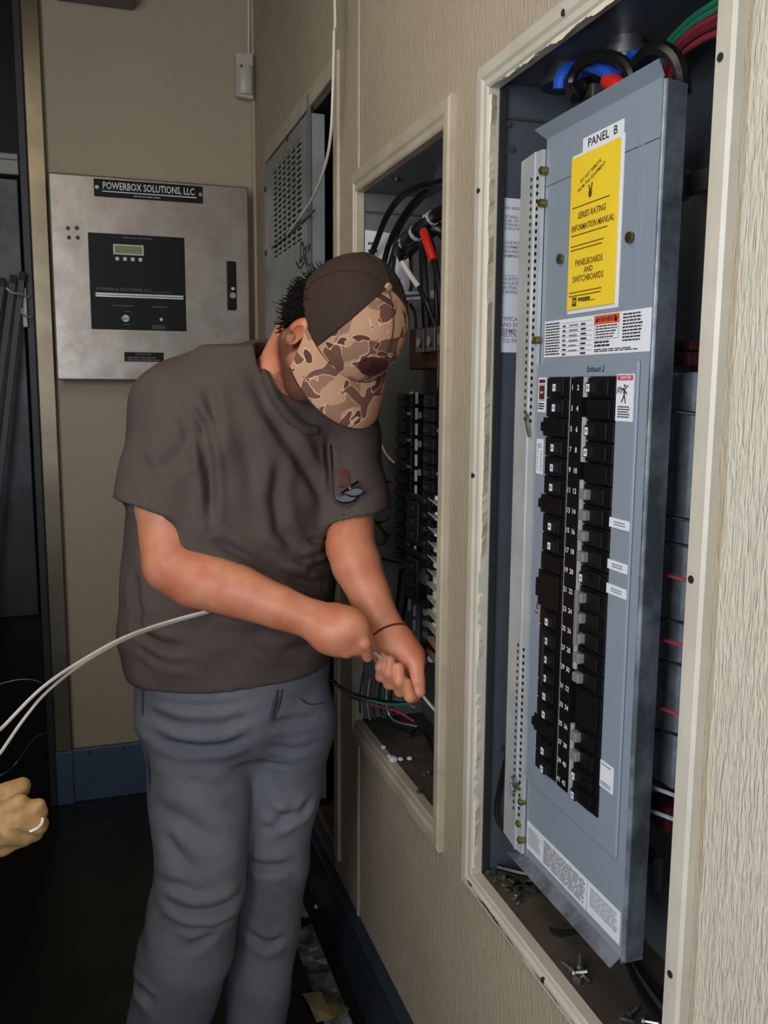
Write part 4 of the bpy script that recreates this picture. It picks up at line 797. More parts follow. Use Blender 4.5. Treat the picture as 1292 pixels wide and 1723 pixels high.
hlo,hhi=V3((-0.2270,1.3694,0.9766)),V3((-0.0429,1.3220,1.0647))
fine=[(0,-.24,-.02,.0021),(1,1.30,1.46,.0021),(2,.88,1.07,.0021),(0,-.24,-.07,.0026),(2,1.36,1.60,.0026)]
B=Field((-.62,1.26,.0),(.02,1.88,1.68),.0045,fine)
# trunk and legs (under the clothes)
B.loft([(z,x,y,a-.022,b-.022) for z,x,y,a,b in TR[:-1]],BX_)
B.rc(NB+V3((0,.02,-.03)),SR,.062,.055,.03).rc(NB+V3((0,.02,-.03)),SL,.062,.05,.03)
B.chain(LR+[FR],[.082,.062,.06,.056,.05,.045],.04).chain(LL+[FL],[.075,.056,.055,.052,.046,.045],.04)
for f0 in (FR,FL): B.rc(f0+V3((0,.02,-.04)),f0+V3((.03,-.15,-.045)),.035,.028,.02)
# neck and head
B.rc(NB+V3((0,.01,-.02)),H(0,-.028,-.075),.062,.056,.03)
B.ell(H(0,0,.024),HX,(.074,.088,.088),.02).ell(H(0,.022,-.052),HX,(.062,.066,.078),.03).rc(H(-.018,.068,-.108),H(.018,.068,-.108),.022,.022,.025)
B.rc(H(.055,.0,-.065),H(.03,.06,-.105),.018,.018,.02).rc(H(-.055,.0,-.065),H(-.03,.06,-.105),.018,.018,.02)
B.rc(H(0,.092,.005),H(0,.112,-.035),.010,.014,.014).rc(H(-.014,.097,-.04),H(.014,.097,-.04),.010,.010,.008)
B.rc(H(-.045,.082,.012),H(.045,.082,.012),.012,.012,.014)
for s_ in (-1,1):
    B.ell(H(.032*s_,.092,-.006),HX,(.017,.012,.012),.006,'s'); B.ell(H(.032*s_,.078,-.006),HX,(.014,.014,.013),.003)
    B.rc(H(.048*s_,.065,-.03),H(.038*s_,.07,-.045),.018,.014,.02)
    ex=(hr*s_*.95-hf*.3,hf+hr*s_*.3,hu); ex=[e/np.linalg.norm(e) for e in ex]
    B.ell(H(.081*s_,.012,-.018),ex,(.010,.021,.033),.006).ell(H(.088*s_,.020,-.012),ex,(.006,.012,.020),.004,'s').rc(H(.078*s_,.020,-.042),H(.080*s_,.016,-.036),.009,.009,.004)
B.rc(H(-.022,.092,-.068),H(.022,.092,-.068),.0065,.0065,.005).rc(H(-.018,.089,-.078),H(.018,.089,-.078),.0075,.0075,.005).rc(H(-.024,.098,-.073),H(.024,.098,-.073),.002,.002,.003,'s')
# arms
B.chain(AR,RAR,.03).chain(AL,RAL,.03)
# right hand: loose fist, back of the hand to the camera, index pointing down along the tape
B.rc((-0.2062,1.3715,1.0366),(-0.1780,1.3562,1.0313),.029,.034,.02).rc((-0.1908,1.3537,1.0221),(-0.1632,1.3376,1.0321),.030,.030,.025).rc((-0.1946,1.3543,1.0182),(-0.1693,1.3443,1.0069),.025,.022,.02)
for c,r in (([(-0.1576,1.3294,1.0397),(-0.1489,1.3149,1.0115),(-0.1411,1.3235,0.9865)],[.0125,.0105,.0085]),([(-0.1689,1.3248,1.0340),(-0.1590,1.3244,1.0027),(-0.1453,1.3498,0.9891),(-0.1486,1.3667,1.0028)],[.0125,.0108,.0098,.0088]),([(-0.1812,1.3266,1.0326),(-0.1738,1.3317,0.9979),(-0.1589,1.3593,0.9876),(-0.1602,1.3726,1.0022)],[.0125,.0108,.0098,.0088]),([(-0.1957,1.3351,1.0295),(-0.1893,1.3442,0.9977),(-0.1739,1.3676,0.9885),(-0.1743,1.3772,1.0021)],[.0115,.0098,.009,.008])):
    B.chain(c,r,.006)
B.chain([(-0.1790,1.3749,1.0477),(-0.1526,1.3671,1.0396),(-0.1377,1.3552,1.0213),(-0.1293,1.3423,0.9959)],[.017,.0145,.012,.0092],.012)
# left hand: fist round the tape, palm side to the camera
B.rc((-0.0768,1.4135,0.9974),(-0.0636,1.4003,0.9735),.028,.030,.02).rc((-0.0675,1.4016,0.9734),(-0.0498,1.3894,0.9521),.030,.028,.02).rc((-0.0887,1.4031,0.9727),(-0.0772,1.4014,0.9509),.021,.022,.02).rc((-0.0610,1.3955,0.9831),(-0.0428,1.3791,0.9630),.022,.020,.02)
for c,r in (([(-0.0874,1.4002,0.9565),(-0.1033,1.3675,0.9367),(-0.1078,1.3571,0.9569),(-0.1058,1.3570,0.9753)],[.0110,.0092,.0086,.0076]),([(-0.0731,1.3974,0.9475),(-0.0904,1.3614,0.9248),(-0.0952,1.3474,0.9485),(-0.0935,1.3499,0.9691)],[.0118,.0102,.0095,.0085]),([(-0.0578,1.3909,0.9374),(-0.0721,1.3557,0.9123),(-0.0804,1.3385,0.9355),(-0.0805,1.3417,0.9571)],[.0120,.0108,.0102,.009]),([(-0.0455,1.3823,0.9283),(-0.0504,1.3532,0.9005),(-0.0624,1.3349,0.9080),(-0.0686,1.3361,0.9310)],[.0118,.0104,.0098,.0088])):
    B.chain(c,r,.0035)
B.chain([(-0.0547,1.3764,0.9754),(-0.0444,1.3595,0.9564),(-0.0461,1.3425,0.9308),(-0.0441,1.3359,0.9130)],[.0185,.0145,.0115,.0088],.012)
P,F=B.mesh(); P=relax(P,F,1,.4)
# nails are modelled later; skin colour mask: beard shadow along the jaw, redder elbows and knuckles
q=P-HC; ha,hb_,hc_=q@hr,q@hf,q@hu
near=np.linalg.norm(q,axis=1)<.17
jaw=np.clip(1-np.abs((hc_+.082-.35*np.clip(-hb_,-.1,.03))/.034),0,1)*(hb_>-.02)*near
beard=np.clip(jaw*1.5+((hc_<-.085)&(hb_>.03)&near)*.6+((np.abs(ha)<.03)&(hb_>.085)&(hc_<-.045)&near)*.5,0,1)*(hc_>-.14)
side=(np.abs(ha)>.058)&(hb_>0.0)&(hb_<.028)&(hc_<-.02)&(hc_>-.11)&near
beard=np.clip(beard+side*.8,0,1)
m=bpy.data.materials.new('skin'); m.use_nodes=True; nt=m.node_tree; N_=nt.nodes; L_=nt.links; bs=N_['Principled BSDF']; MATS['skin']=m
g=N_.new('ShaderNodeNewGeometry'); n1=N_.new('ShaderNodeTexNoise'); n1.inputs['Scale'].default_value=16; n1.inputs['Detail'].default_value=4
r1=N_.new('ShaderNodeValToRGB'); r1.color_ramp.elements[0].position=.35; r1.color_ramp.elements[1].position=.65; r1.color_ramp.elements[0].color=(*lin('bb6a4c'),1); r1.color_ramp.elements[1].color=(*lin('cf8a68'),1)
at=N_.new('ShaderNodeAttribute'); at.attribute_name='beard'; n2=N_.new('ShaderNodeTexNoise'); n2.inputs['Scale'].default_value=900
mu=N_.new('ShaderNodeMath'); mu.operation='MULTIPLY'; ad=N_.new('ShaderNodeMath'); ad.operation='MULTIPLY_ADD'; ad.inputs[1].default_value=.9; ad.inputs[2].default_value=.35; ad.use_clamp=True
mx=N_.new('ShaderNodeMix'); mx.data_type='RGBA'; mx.inputs['B'].default_value=(*lin('3a241a'),1)
L_.new(g.outputs['Position'],n1.inputs['Vector']); L_.new(g.outputs['Position'],n2.inputs['Vector']); L_.new(n1.outputs['Fac'],r1.inputs['Fac']); L_.new(n2.outputs['Fac'],ad.inputs[0]); L_.new(ad.outputs[0],mu.inputs[0]); L_.new(at.outputs['Fac'],mu.inputs[1])
L_.new(r1.outputs['Color'],mx.inputs['A']); L_.new(mu.outputs[0],mx.inputs['Factor']); L_.new(mx.outputs['Result'],bs.inputs['Base Color'])
bs.inputs['Roughness'].default_value=.5; bs.inputs['Subsurface Weight'].default_value=.06; bs.inputs['Subsurface Radius'].default_value=(.6,.25,.15); bs.inputs['Subsurface Scale'].default_value=.01
nb_=N_.new('ShaderNodeTexNoise'); nb_.inputs['Scale'].default_value=260; bu=N_.new('ShaderNodeBump'); bu.inputs['Strength'].default_value=.12; bu.inputs['Distance'].default_value=.001
L_.new(g.outputs['Position'],nb_.inputs['Vector']); L_.new(nb_.outputs['Fac'],bu.inputs['Height']); L_.new(bu.outputs['Normal'],bs.inputs['Normal'])
man=sdf_obj('person',P,F,'skin',label='man in grey-brown t-shirt, jeans and camouflage cap bowing at the middle panel',cat='person')
at_=man.data.attributes.new('beard','FLOAT','POINT'); at_.data.foreach_set('value',beard.astype(np.float32))
for s_ in (-1,1):
    e=MB().ball(H(.032*s_,.081,-.006),.0125,12,8).build('eye','eye_white',man,smooth=True)
    MB().ball(H(.032*s_,.0895,-.009),.0052,8,6).build('iris','black_plastic',e,smooth=True)
# nails
def nail(c,n,t,w=.0052,l=.0062):
    n=V3(n);n/=np.linalg.norm(n);t=V3(t);t-=n*(t@n);t/=np.linalg.norm(t);s_=np.cross(n,t); c=V3(c); vs=[];
    for j in range(4):
        for i in range(5):
            a=(i-2)/2; b=(j-1.5)/1.5; vs.append(c+s_*w*a+t*l*b*(1-.25*a*a*(b>0))+n*(-.0016*a*a))
    MB().add(vs,[(j*5+i,j*5+i+1,j*5+i+6,j*5+i+5) for j in range(3) for i in range(4)]).build('nail','nail_pink',man,smooth=True)
mat('nail_pink','d8a48c',.3)
nail(V3((-0.0454,1.3299,0.9193)),-Ff*.8+Rr*.6,-Uu+Rr*.3)
nail(V3((-0.1425,1.3159,0.9909)),-Ff+Rr*.1,-Uu)
# bracelet on the left wrist
wa,wb=V3((-0.0789,1.4204,1.0032)),V3((-0.0738,1.4091,0.9888)); wd_=(wb-wa)/np.linalg.norm(wb-wa); w1=np.cross(wd_,(0,0,1.)); w1/=np.linalg.norm(w1); w2=np.cross(wd_,w1); wc=V3((-0.0743,1.4109,0.9926))
MB().tube([wc+w1*.0345*math.cos(t)+w2*.0345*math.sin(t)-wd_*.008*math.cos(t+.6) for t in [i*math.pi/12 for i in range(25)]],.0022,6,sub=1,cap=False).build('bracelet','bracelet_cord',man,smooth=True)

# ---- shirt
S=Field((-.66,1.28,.84),(.03,1.86,1.58),.0042)
EN=-.30*Rr-.95*Uu; EN/=np.linalg.norm(EN); ER=V3((-0.4424,1.5539,1.2039)); EL=V3((-0.1045,1.5300,1.1834)); ENL=.27*Rr-.96*Uu; ENL/=np.linalg.norm(ENL)
SRE=ER+EN*.05; SLE=EL+ENL*.05
S.rc(SR,SRE,.083,.080,0,end=(ER,EN)).rc(SL,SLE,.070,.066,0,end=(EL,ENL))
S.rc(ER,ER+EN*.1,.061,.064,0,'s',(ER-EN*.012,-EN)).rc(EL,EL+ENL*.1,.046,.048,0,'s',(EL-ENL*.012,-ENL))
S.loft(TR,BX_,.022)
S.rc(NB+V3((-.035,.02,-.004)),SR,.078,.072,.05).rc(NB+V3((.0,.03,-.04)),SL,.076,.064,.05)
nk=[(NB+V3((-.005,-.0,-.005)),H(0,-.028,-.07))]
S.rc(nk[0][0],nk[0][1],.068,.075,.006,'s')
S.loft([(.80,)+TR[0][1:],(.93,)+TR[1][1:]],BX_,0,'s',-.010)
P,F=S.mesh(); SHIRT_GRID=S; P=relax(P,F,3,.5); N=normals(P,F)
FOLDS=[
 ([(-0.3694,1.4761,1.1836),(-0.3672,1.4842,1.2427),(-0.3698,1.4927,1.3018),(-0.3778,1.5066,1.3556),(-0.3930,1.5220,1.3899)],.008,0.0160),
 ([(-0.4077,1.5243,1.3800),(-0.3936,1.5085,1.3408),(-0.3736,1.4940,1.3017),(-0.3681,1.4878,1.2723)],.009,0.0095),
 ([(-0.3660,1.5339,1.4297),(-0.3588,1.5108,1.3901),(-0.3594,1.4984,1.3410),(-0.3576,1.4894,1.2918)],.010,0.0081),
 ([(-0.3855,1.5084,1.3507),(-0.4161,1.5069,1.3015),(-0.4535,1.5085,1.2724)],.012,0.0054),
 ([(-0.4794,1.5407,1.3101),(-0.4647,1.5122,1.2723),(-0.4484,1.4902,1.2247)],.012,0.0054),
 ([(-0.2905,1.5303,1.4505),(-0.2655,1.5041,1.3802),(-0.2251,1.5026,1.3086),(-0.1788,1.5202,1.2433)],.012,0.0081),
 ([(-0.2603,1.5045,1.3802),(-0.2245,1.5043,1.3291),(-0.1907,1.5151,1.2758),(-0.1590,1.5216,1.2104)],.011,0.0081),
 ([(-0.3170,1.4994,1.3705),(-0.3003,1.4864,1.2909),(-0.2924,1.4797,1.2205)],.016,0.0068),
 ([(-0.2473,1.4961,1.3094),(-0.2581,1.4871,1.2389),(-0.2508,1.4851,1.1770),(-0.2172,1.4968,1.1368)],.012,0.0095),
 ([(-0.3738,1.4754,1.1688),(-0.3353,1.4702,1.1476),(-0.2846,1.4737,1.1185),(-0.2179,1.4955,1.0838),(-0.1587,1.5374,1.0602)],.009,0.0135),
 ([(-0.3048,1.4720,1.1559),(-0.2518,1.4830,1.1253),(-0.1929,1.5100,1.1009),(-0.1509,1.5457,1.0969)],.009,0.0108),
 ([(-0.2173,1.4966,1.1209),(-0.1794,1.5201,1.1198),(-0.1410,1.5574,1.1332)],.007,0.0108),
 ([(-0.2023,1.5053,1.1558),(-0.1656,1.5312,1.1389),(-0.1373,1.5539,1.1614)],.007,0.0081),
 ([(-0.4954,1.5278,1.0374),(-0.4872,1.5168,1.0032),(-0.4551,1.4910,0.9868),(-0.3983,1.4699,0.9776)],.009,0.0095),
 ([(-0.4997,1.5307,0.9899),(-0.4650,1.4975,0.9651),(-0.3988,1.4708,0.9535)],.008,0.0068),
 ([(-0.4881,1.5297,1.1090),(-0.4937,1.5272,1.0582),(-0.4820,1.5122,1.0196)],.010,0.0068),
 ([(-0.3081,1.4671,0.9862),(-0.2427,1.4841,0.9596),(-0.1656,1.5337,0.9552)],.010,0.0068),
 ([(-0.3781,1.4664,1.0130),(-0.3080,1.4665,0.9968),(-0.2186,1.4950,0.9924)],.012,0.0068),
 ([(-0.1491,1.5376,1.3262),(-0.1475,1.5314,1.2733),(-0.1495,1.5158,1.2215)],.006,0.0081),
 ([(-0.4956,1.5295,0.9339),(-0.4279,1.4804,0.9324),(-0.3378,1.4663,0.9227),(-0.2428,1.4857,0.9124),(-0.1461,1.5572,0.8985)],.003,0.0022),
 ([(-0.3709,1.6136,1.4821),(-0.3261,1.5961,1.4927),(-0.2745,1.6200,1.5096)],.003,0.0020),
]
P=crease(P,N,FOLDS)
P=P+N*(.0022*np.sin(P[:,0]*37+P[:,2]*23+2*np.sin(P[:,1]*31))+.0016*np.sin(P[:,2]*61-P[:,0]*45))[:,None]*np.clip((P[:,2:]-.89)*30,0,1)
P=relax(P,F,1,.4)
shirt=sdf_obj('t_shirt',P,F,'shirt',man)
COLLAR=[[(-0.2538,1.6349,1.4765)][0],[(-0.2626,1.5213,1.4305)][0],[(-0.2466,1.5105,1.3932)][0],[(-0.2228,1.5110,1.3636)][0],[(-0.1983,1.5175,1.3467)][0],[(-0.1770,1.5260,1.3440)][0]]
MB().tube(COLLAR,[.007,.0105,.011,.011,.011,.010],8).build('collar','shirt_edge',shirt,smooth=True)
MB().tube([Vector(p)+Vector((0,0,0)) for p in [(-0.1491,1.5374,1.3177),(-0.1475,1.5314,1.2733),(-0.1479,1.5176,1.2298),(-0.1432,1.5066,1.2161)]],.0035,6).build('pocket_edge','shirt_edge',shirt,smooth=True)
MB().tube([(-0.1432,1.5066,1.2161),(-0.1266,1.4918,1.2110),(-0.1060,1.4911,1.2231)],.0035,6).build('pocket_edge','shirt_edge',shirt,smooth=True)
rp=[V3(p) for p in [(-0.1439,1.5284,1.2682),(-0.1287,1.5234,1.2757),(-0.1160,1.5176,1.2717),(-0.1181,1.5063,1.2483),(-0.1324,1.5102,1.2430),(-0.1451,1.5199,1.2445)]]
MB().prism([tuple(p-Ff*.001) for p in rp],tuple(-Ff*.0025)).build('red_print','dark_red',shirt)
gp=[V3(p) for p in [(-0.1348,1.5013,1.2207),(-0.1198,1.4963,1.2272),(-0.1046,1.4997,1.2412)]]
gl=empty('eyeglasses',gp[1],'small dark shiny folded eyeglasses hanging at the chest of the t-shirt','eyeglasses')
for k,(c,sc) in enumerate(((gp[0]*.5+gp[1]*.5,(1.15,.5,.75)),(gp[1]*.45+gp[2]*.55-Ff*.004,(1.0,.5,.8)))):
    o=Vector((c-Ff*.010).tolist()); ring=[];
    for i in range(17):
        t=i*math.pi/8; ring.append(o+Vector((Rr*.0145*sc[0]*math.cos(t)+(Uu*.85+Rr*.35)*.0115*sc[2]*math.sin(t)).tolist()))
    MB().add(ring[:16],[tuple(range(16))]).build('lens','glass_blue',gl); MB().tube(ring,.0014,6,sub=1,cap=False).build('rim','black_gloss',gl,smooth=True)
MB().tube([gp[0]-Ff*.012+Uu*.012,gp[1]-Ff*.014+Uu*.018,gp[2]-Ff*.010+Uu*.012],.0022,6).build('temple','black_gloss',gl,smooth=True)
MB().ball(gp[1]-Ff*.015+Uu*.014,.0028,7,5).build('hinge','steel',gl,smooth=True)

# ---- jeans
J=Field((-.66,1.36,.03),(-.06,1.88,.96),.0045)
PR=[(.955,)+ringp((-0.4824,1.6633,0.8859),(-0.1450,1.5526,0.8882),1.66,.132)[1:],ringp((-0.4806,1.6614,0.8771),(-0.1475,1.5521,0.8794),1.66,.132),ringp((-0.4808,1.6567,0.8090),(-0.1562,1.5502,0.8112),1.66,.126),ringp((-0.4592,1.6464,0.7517),(-0.1838,1.5560,0.7535),1.67,.10)]
J.loft(PR,BX_)
J.chain(LR+[FR],[.104,.084,.081,.086,.076,.068],.018).chain(LL+[FL],[.090,.072,.071,.070,.062,.058],.02)
J.ell((V3(LR[0])+V3(LL[0]))/2+V3((0,.02,-.02)),((BX_[0],BX_[1],0),(-BX_[1],BX_[0],0),(0,0,1)),(.128,.104,.10),.018)
J.rc(FR+V3((0,0,.02)),FR+V3((0,0,-.1)),.056,.056,0,'s').rc(FL+V3((0,0,.02)),FL+V3((0,0,-.1)),.05,.05,0,'s')
J.loft([(.94,)+PR[0][1:],(.97,)+PR[0][1:]],BX_,0,'s',-.006)
P,F=J.mesh(); P=relax(P,F,3,.5); N=normals(P,F)
JF=[([(-0.4790,1.5291,0.8606),(-0.4293,1.4902,0.8446),(-0.3606,1.4741,0.8383),(-0.2980,1.4773,0.8482)],.009,0.0068),([(-0.4774,1.5265,0.8181),(-0.4203,1.4912,0.8001),(-0.3504,1.4788,0.7996),(-0.3035,1.4785,0.8157)],.010,0.0095),([(-0.4737,1.5233,0.8836),(-0.3996,1.4796,0.8749),(-0.3085,1.4742,0.8754)],.007,0.0047),
 ([(-0.4310,1.4999,0.7413),(-0.3820,1.4845,0.7249),(-0.3333,1.4989,0.7149)],.010,0.0054),([(-0.4695,1.5237,0.6807),(-0.4341,1.4840,0.6779),(-0.3961,1.4648,0.6541),(-0.3562,1.4620,0.6160)],.014,0.0081),([(-0.4588,1.4990,0.6524),(-0.4372,1.4673,0.6157),(-0.4096,1.4478,0.5887)],.012,0.0068),
 ([(-0.4699,1.4846,0.5454),(-0.4220,1.4401,0.5239),(-0.3713,1.4408,0.5193),(-0.3256,1.4804,0.5214)],.010,0.0121),([(-0.4511,1.4562,0.5031),(-0.4025,1.4407,0.4920),(-0.3541,1.4563,0.4897)],.008,0.0081),([(-0.4742,1.5036,0.5633),(-0.4394,1.4565,0.5671),(-0.3913,1.4397,0.5460)],.010,0.0068),([(-0.5161,1.5576,0.3469),(-0.5032,1.5023,0.3473),(-0.4823,1.4799,0.3354)],.010,0.0081),([(-0.4331,1.4485,0.4485),(-0.3976,1.4438,0.4667),(-0.3687,1.4501,0.4795)],.010,0.0068),
 ([(-0.2760,1.4839,0.8268),(-0.2300,1.4988,0.8214),(-0.1700,1.5181,0.8187)],.008,0.0068),([(-0.2798,1.4948,0.7843),(-0.2287,1.5070,0.7650),(-0.1766,1.5150,0.7690)],.007,0.0054),([(-0.2805,1.5234,0.7388),(-0.2285,1.5089,0.7346)],.004,0.0041),([(-0.2750,1.5293,0.6547),(-0.2386,1.5183,0.6254),(-0.2037,1.5232,0.6353),(-0.1848,1.5300,0.6587)],.009,0.0081),([(-0.2804,1.5337,0.6008),(-0.2494,1.5201,0.6204),(-0.2162,1.5168,0.6578)],.009,0.0068),
 ([(-0.3010,1.5488,0.5348),(-0.2659,1.5261,0.5316),(-0.2201,1.5291,0.5316)],.009,0.0108),([(-0.3116,1.5657,0.3960),(-0.2696,1.5469,0.3626),(-0.2346,1.5486,0.3729)],.010,0.0081)]
P=crease(P,N,JF); P=P+N*(.0018*np.sin(P[:,2]*42+P[:,0]*25+2*np.sin(P[:,1]*27)))[:,None]; P=relax(P,F,1,.4)
jeans=sdf_obj('jeans',P,F,'denim',man)
MB().tube([(-0.2578,1.4862,0.8898),(-0.2626,1.4847,0.8689),(-0.2692,1.4853,0.8365)],.004,6).tube([(-0.2487,1.4893,0.8878),(-0.2557,1.4877,0.8616),(-0.2659,1.4862,0.8358)],.0035,6).build('fly','denim_seam',jeans,smooth=True)
MB().tube([(-0.2614,1.4846,0.8852),(-0.2660,1.4843,0.8585),(-0.2681,1.4852,0.8386)],.0018,6).build('zip','steel',jeans,smooth=True)
MB().tube([(-0.4833,1.5343,0.9077),(-0.4857,1.5387,0.8525),(-0.4812,1.5491,0.7822),(-0.4774,1.5499,0.7032)],.0022,5).build('side_seam','denim_seam',jeans,smooth=True)
MB().tube([(-0.2110,1.5090,0.8604),(-0.1931,1.5147,0.8452),(-0.1608,1.5317,0.8380)],.0018,5).build('pocket_seam','denim_seam',jeans,smooth=True)
# ---- boots
for f0 in (FR,FL):
    K=Field(f0+V3((-.1,-.28,-.09)),f0+V3((.13,.12,.15)),.004)
    K.rc(f0+V3((0,0,.10)),f0+V3((0,.005,-.01)),.052,.054).rc(f0+V3((0,.02,-.03)),f0+V3((.035,-.16,-.035)),.046,.042,.03).rc(f0+V3((0,.02,-.062)),f0+V3((.035,-.165,-.062)),.05,.046,.006)
    K.op(lambda X,Y,Z:Z-.002+0*X+0*Y,f0-V3((.2,.3,.2)),f0+V3((.2,.3,-.07)),0,'s')
    P,F=K.mesh(); sdf_obj('boot',relax(P,F,1),F,'boot',man)
# ---- hair: cap of hair below the hat plus loose tufts
K=Field(HC-.16,HC+.16,.0035)
K.ell(H(0,.002,-.010),HX,(.085,.099,.090))
def cutf(X,Y,Z): return -((X-HC[0])*hf[0]+(Y-HC[1])*hf[1]+(Z-HC[2])*hf[2]+.006-.14*((X-HC[0])*hu[0]+(Y-HC[1])*hu[1]+(Z-HC[2])*hu[2]))
K.op(cutf,HC-.17,HC+.17,.006,'s')
def cutn(X,Y,Z): return ((X-HC[0])*hu[0]+(Y-HC[1])*hu[1]+(Z-HC[2])*hu[2])+.085
K.op(cutn,HC-.17,HC+.17,.008,'s')
P,F=K.mesh(); P=relax(P,F,1); N=normals(P,F); P=P+N*(.004*np.sin(P[:,0]*260)*np.sin(P[:,2]*240+P[:,1]*210))[:,None]
hair=sdf_obj('hair',P,F,'hair',man)
t=MB()
def lock(o,dr,l,r):      # a short bent strand
    e=V3([random.gauss(0,.35) for _ in range(3)])
    t.tube([o-dr*.003,o+dr*l*.5,o+dr*l+e*l*.35],[r,r*.85,r*.2],3,sub=2,cap=False)
for i in range(3200):
    d=V3([random.gauss(0,1) for _ in range(3)]); d/=np.linalg.norm(d)
    b=.002+.099*d[1]; c=-.010+.090*d[2]; a=.085*d[0]
    if b>-.008+.14*c or c<-.082 or c>.03: continue
    n=hr*d[0]/.085+hf*d[1]/.099+hu*d[2]/.09; n/=np.linalg.norm(n)
    dr=n*random.uniform(.25,.9)-hu*random.uniform(.0,.8)+V3([random.gauss(0,.28) for _ in range(3)]); dr/=np.linalg.norm(dr)
    lock(H(a,b,c),dr,random.uniform(.008,.020),random.uniform(.0009,.0017))
for i in range(160):  # short beard stubble along the near jaw
    b=random.uniform(-.005,.075); o=H(.0655-.42*max(b-.01,0)+random.uniform(-.002,.003),b,-.055-.62*b+random.gauss(0,.008)); dr=hr*.8-hu*.5+hf*.2+V3([random.gauss(0,.4) for _ in range(3)]); dr/=np.linalg.norm(dr)
    t.tube([o,o+dr*.005],[.0006,.0003],3,smooth=False,cap=False)
t.build('hair_strands','hair',hair,kind='stuff',smooth=True)

# ---- cap: dark mesh back, camouflage front panels and brim
m=bpy.data.materials.new('camo'); m.use_nodes=True; nt=m.node_tree; N_=nt.nodes; L_=nt.links; bs=N_['Principled BSDF']; bs.inputs['Roughness'].default_value=.85; bs.inputs['Specular IOR Level'].default_value=.2; MATS['camo']=m
g=N_.new('ShaderNodeNewGeometry')
def blob(scale,pos,c0,prev,off,outline=None):
    mp=N_.new('ShaderNodeMapping'); mp.inputs['Location'].default_value=off; n=N_.new('ShaderNodeTexNoise'); n.inputs['Scale'].default_value=scale; n.inputs['Detail'].default_value=.6; n.inputs['Distortion'].default_value=.7
    L_.new(g.outputs['Position'],mp.inputs['Vector']); L_.new(mp.outputs['Vector'],n.inputs['Vector'])
    out=prev
    for p,c in (([(pos-.022,outline)] if outline else [])+[(pos,c0)]):
        th=N_.new('ShaderNodeMath'); th.operation='GREATER_THAN'; th.inputs[1].default_value=p; L_.new(n.outputs['Fac'],th.inputs[0])
        mx=N_.new('ShaderNodeMix'); mx.data_type='RGBA'; mx.inputs['B'].default_value=(*lin(c),1); L_.new(th.outputs[0],mx.inputs['Factor'])
        if out is None: mx.inputs['A'].default_value=(*lin('b48b6d'),1)
        else: L_.new(out,mx.inputs['A'])
        out=mx.outputs['Result']
    return out
o=blob(24,.57,'8f6a54',None,(3,1,2)); o=blob(26,.558,'6b4a3d',o,(7,4,1),'cda384'); o=blob(32,.62,'54392f',o,(1,9,5),'cda384'); L_.new(o,bs.inputs['Base Color'])
nb_=N_.new('ShaderNodeTexNoise'); nb_.inputs['Scale'].default_value=700; bu=N_.new('ShaderNodeBump'); bu.inputs['Strength'].default_value=.3; bu.inputs['Distance'].default_value=.001
L_.new(g.outputs['Position'],nb_.inputs['Vector']); L_.new(nb_.outputs['Fac'],bu.inputs['Height']); L_.new(bu.outputs['Normal'],bs.inputs['Normal'])
NT,NP=72,18
def crown(th,ph,grow=0):     # th: angle from the front (positive to the right), ph 0 button .. 1 rim
    front=max(0,math.cos(th)); back=max(0,-math.cos(th))
    rim=.018-.012*front*0+ .004*back; s=math.sin(ph*math.pi/2); c=math.cos(ph*math.pi/2)
    rad=s**(.78-.08*front); hgt=c**(.95)
    ra,rb=.0865,(.110 if math.cos(th)>0 else .098)
    z=rim+(.108)*hgt
    bulge=1+.10*front*math.sin(ph*math.pi)*.5
    return H((ra+grow)*rad*math.sin(th),(-.004*hgt)+(rb+grow)*rad*math.cos(th)*bulge,z+grow*hgt)
vs=[];fs=[];mi=[]
for j in range(NP+1):
    for i in range(NT): vs.append(crown(2*math.pi*i/NT,max(j/NP,.001)))
nv=len(vs)
for j in range(NP):
    for i in range(NT):
        fs.append((j*NT+i,j*NT+(i+1)%NT,(j+1)*NT+(i+1)%NT,(j+1)*NT+i))
for i in range(NT): vs.append(V3(vs[NP*NT+i])*.97+H(0,0,.02)*.03)
for i in range(NT): fs.append((NP*NT+i,NP*NT+(i+1)%NT,nv+(i+1)%NT,nv+i))
def fr(i): a=(i+.5)/NT*2*math.pi; a=a-2*math.pi if a>math.pi else a; return abs(a)<math.radians(62)
capb=MB(); capf=MB()
capb.add(vs,[f for n_,f in enumerate(fs) if not fr(n_%NT)]); capf.add(vs,[f for n_,f in enumerate(fs) if fr(n_%NT)])
cap=capb.build('cap','cap_mesh',man,smooth=True,ang=60); capf.build('front_panel','camo',cap,smooth=True,ang=60)
MB().ball(crown(0,.001),.0075,10,6).build('cap_button','camo',cap,smooth=True)
st=MB()
for a in (62,-62,118,-118,180,0): st.tube([crown(math.radians(a),j/12+.01,.0006) for j in range(12)],.0011,5,sub=2)
st.build('seam','cap_mesh',cap,smooth=True)
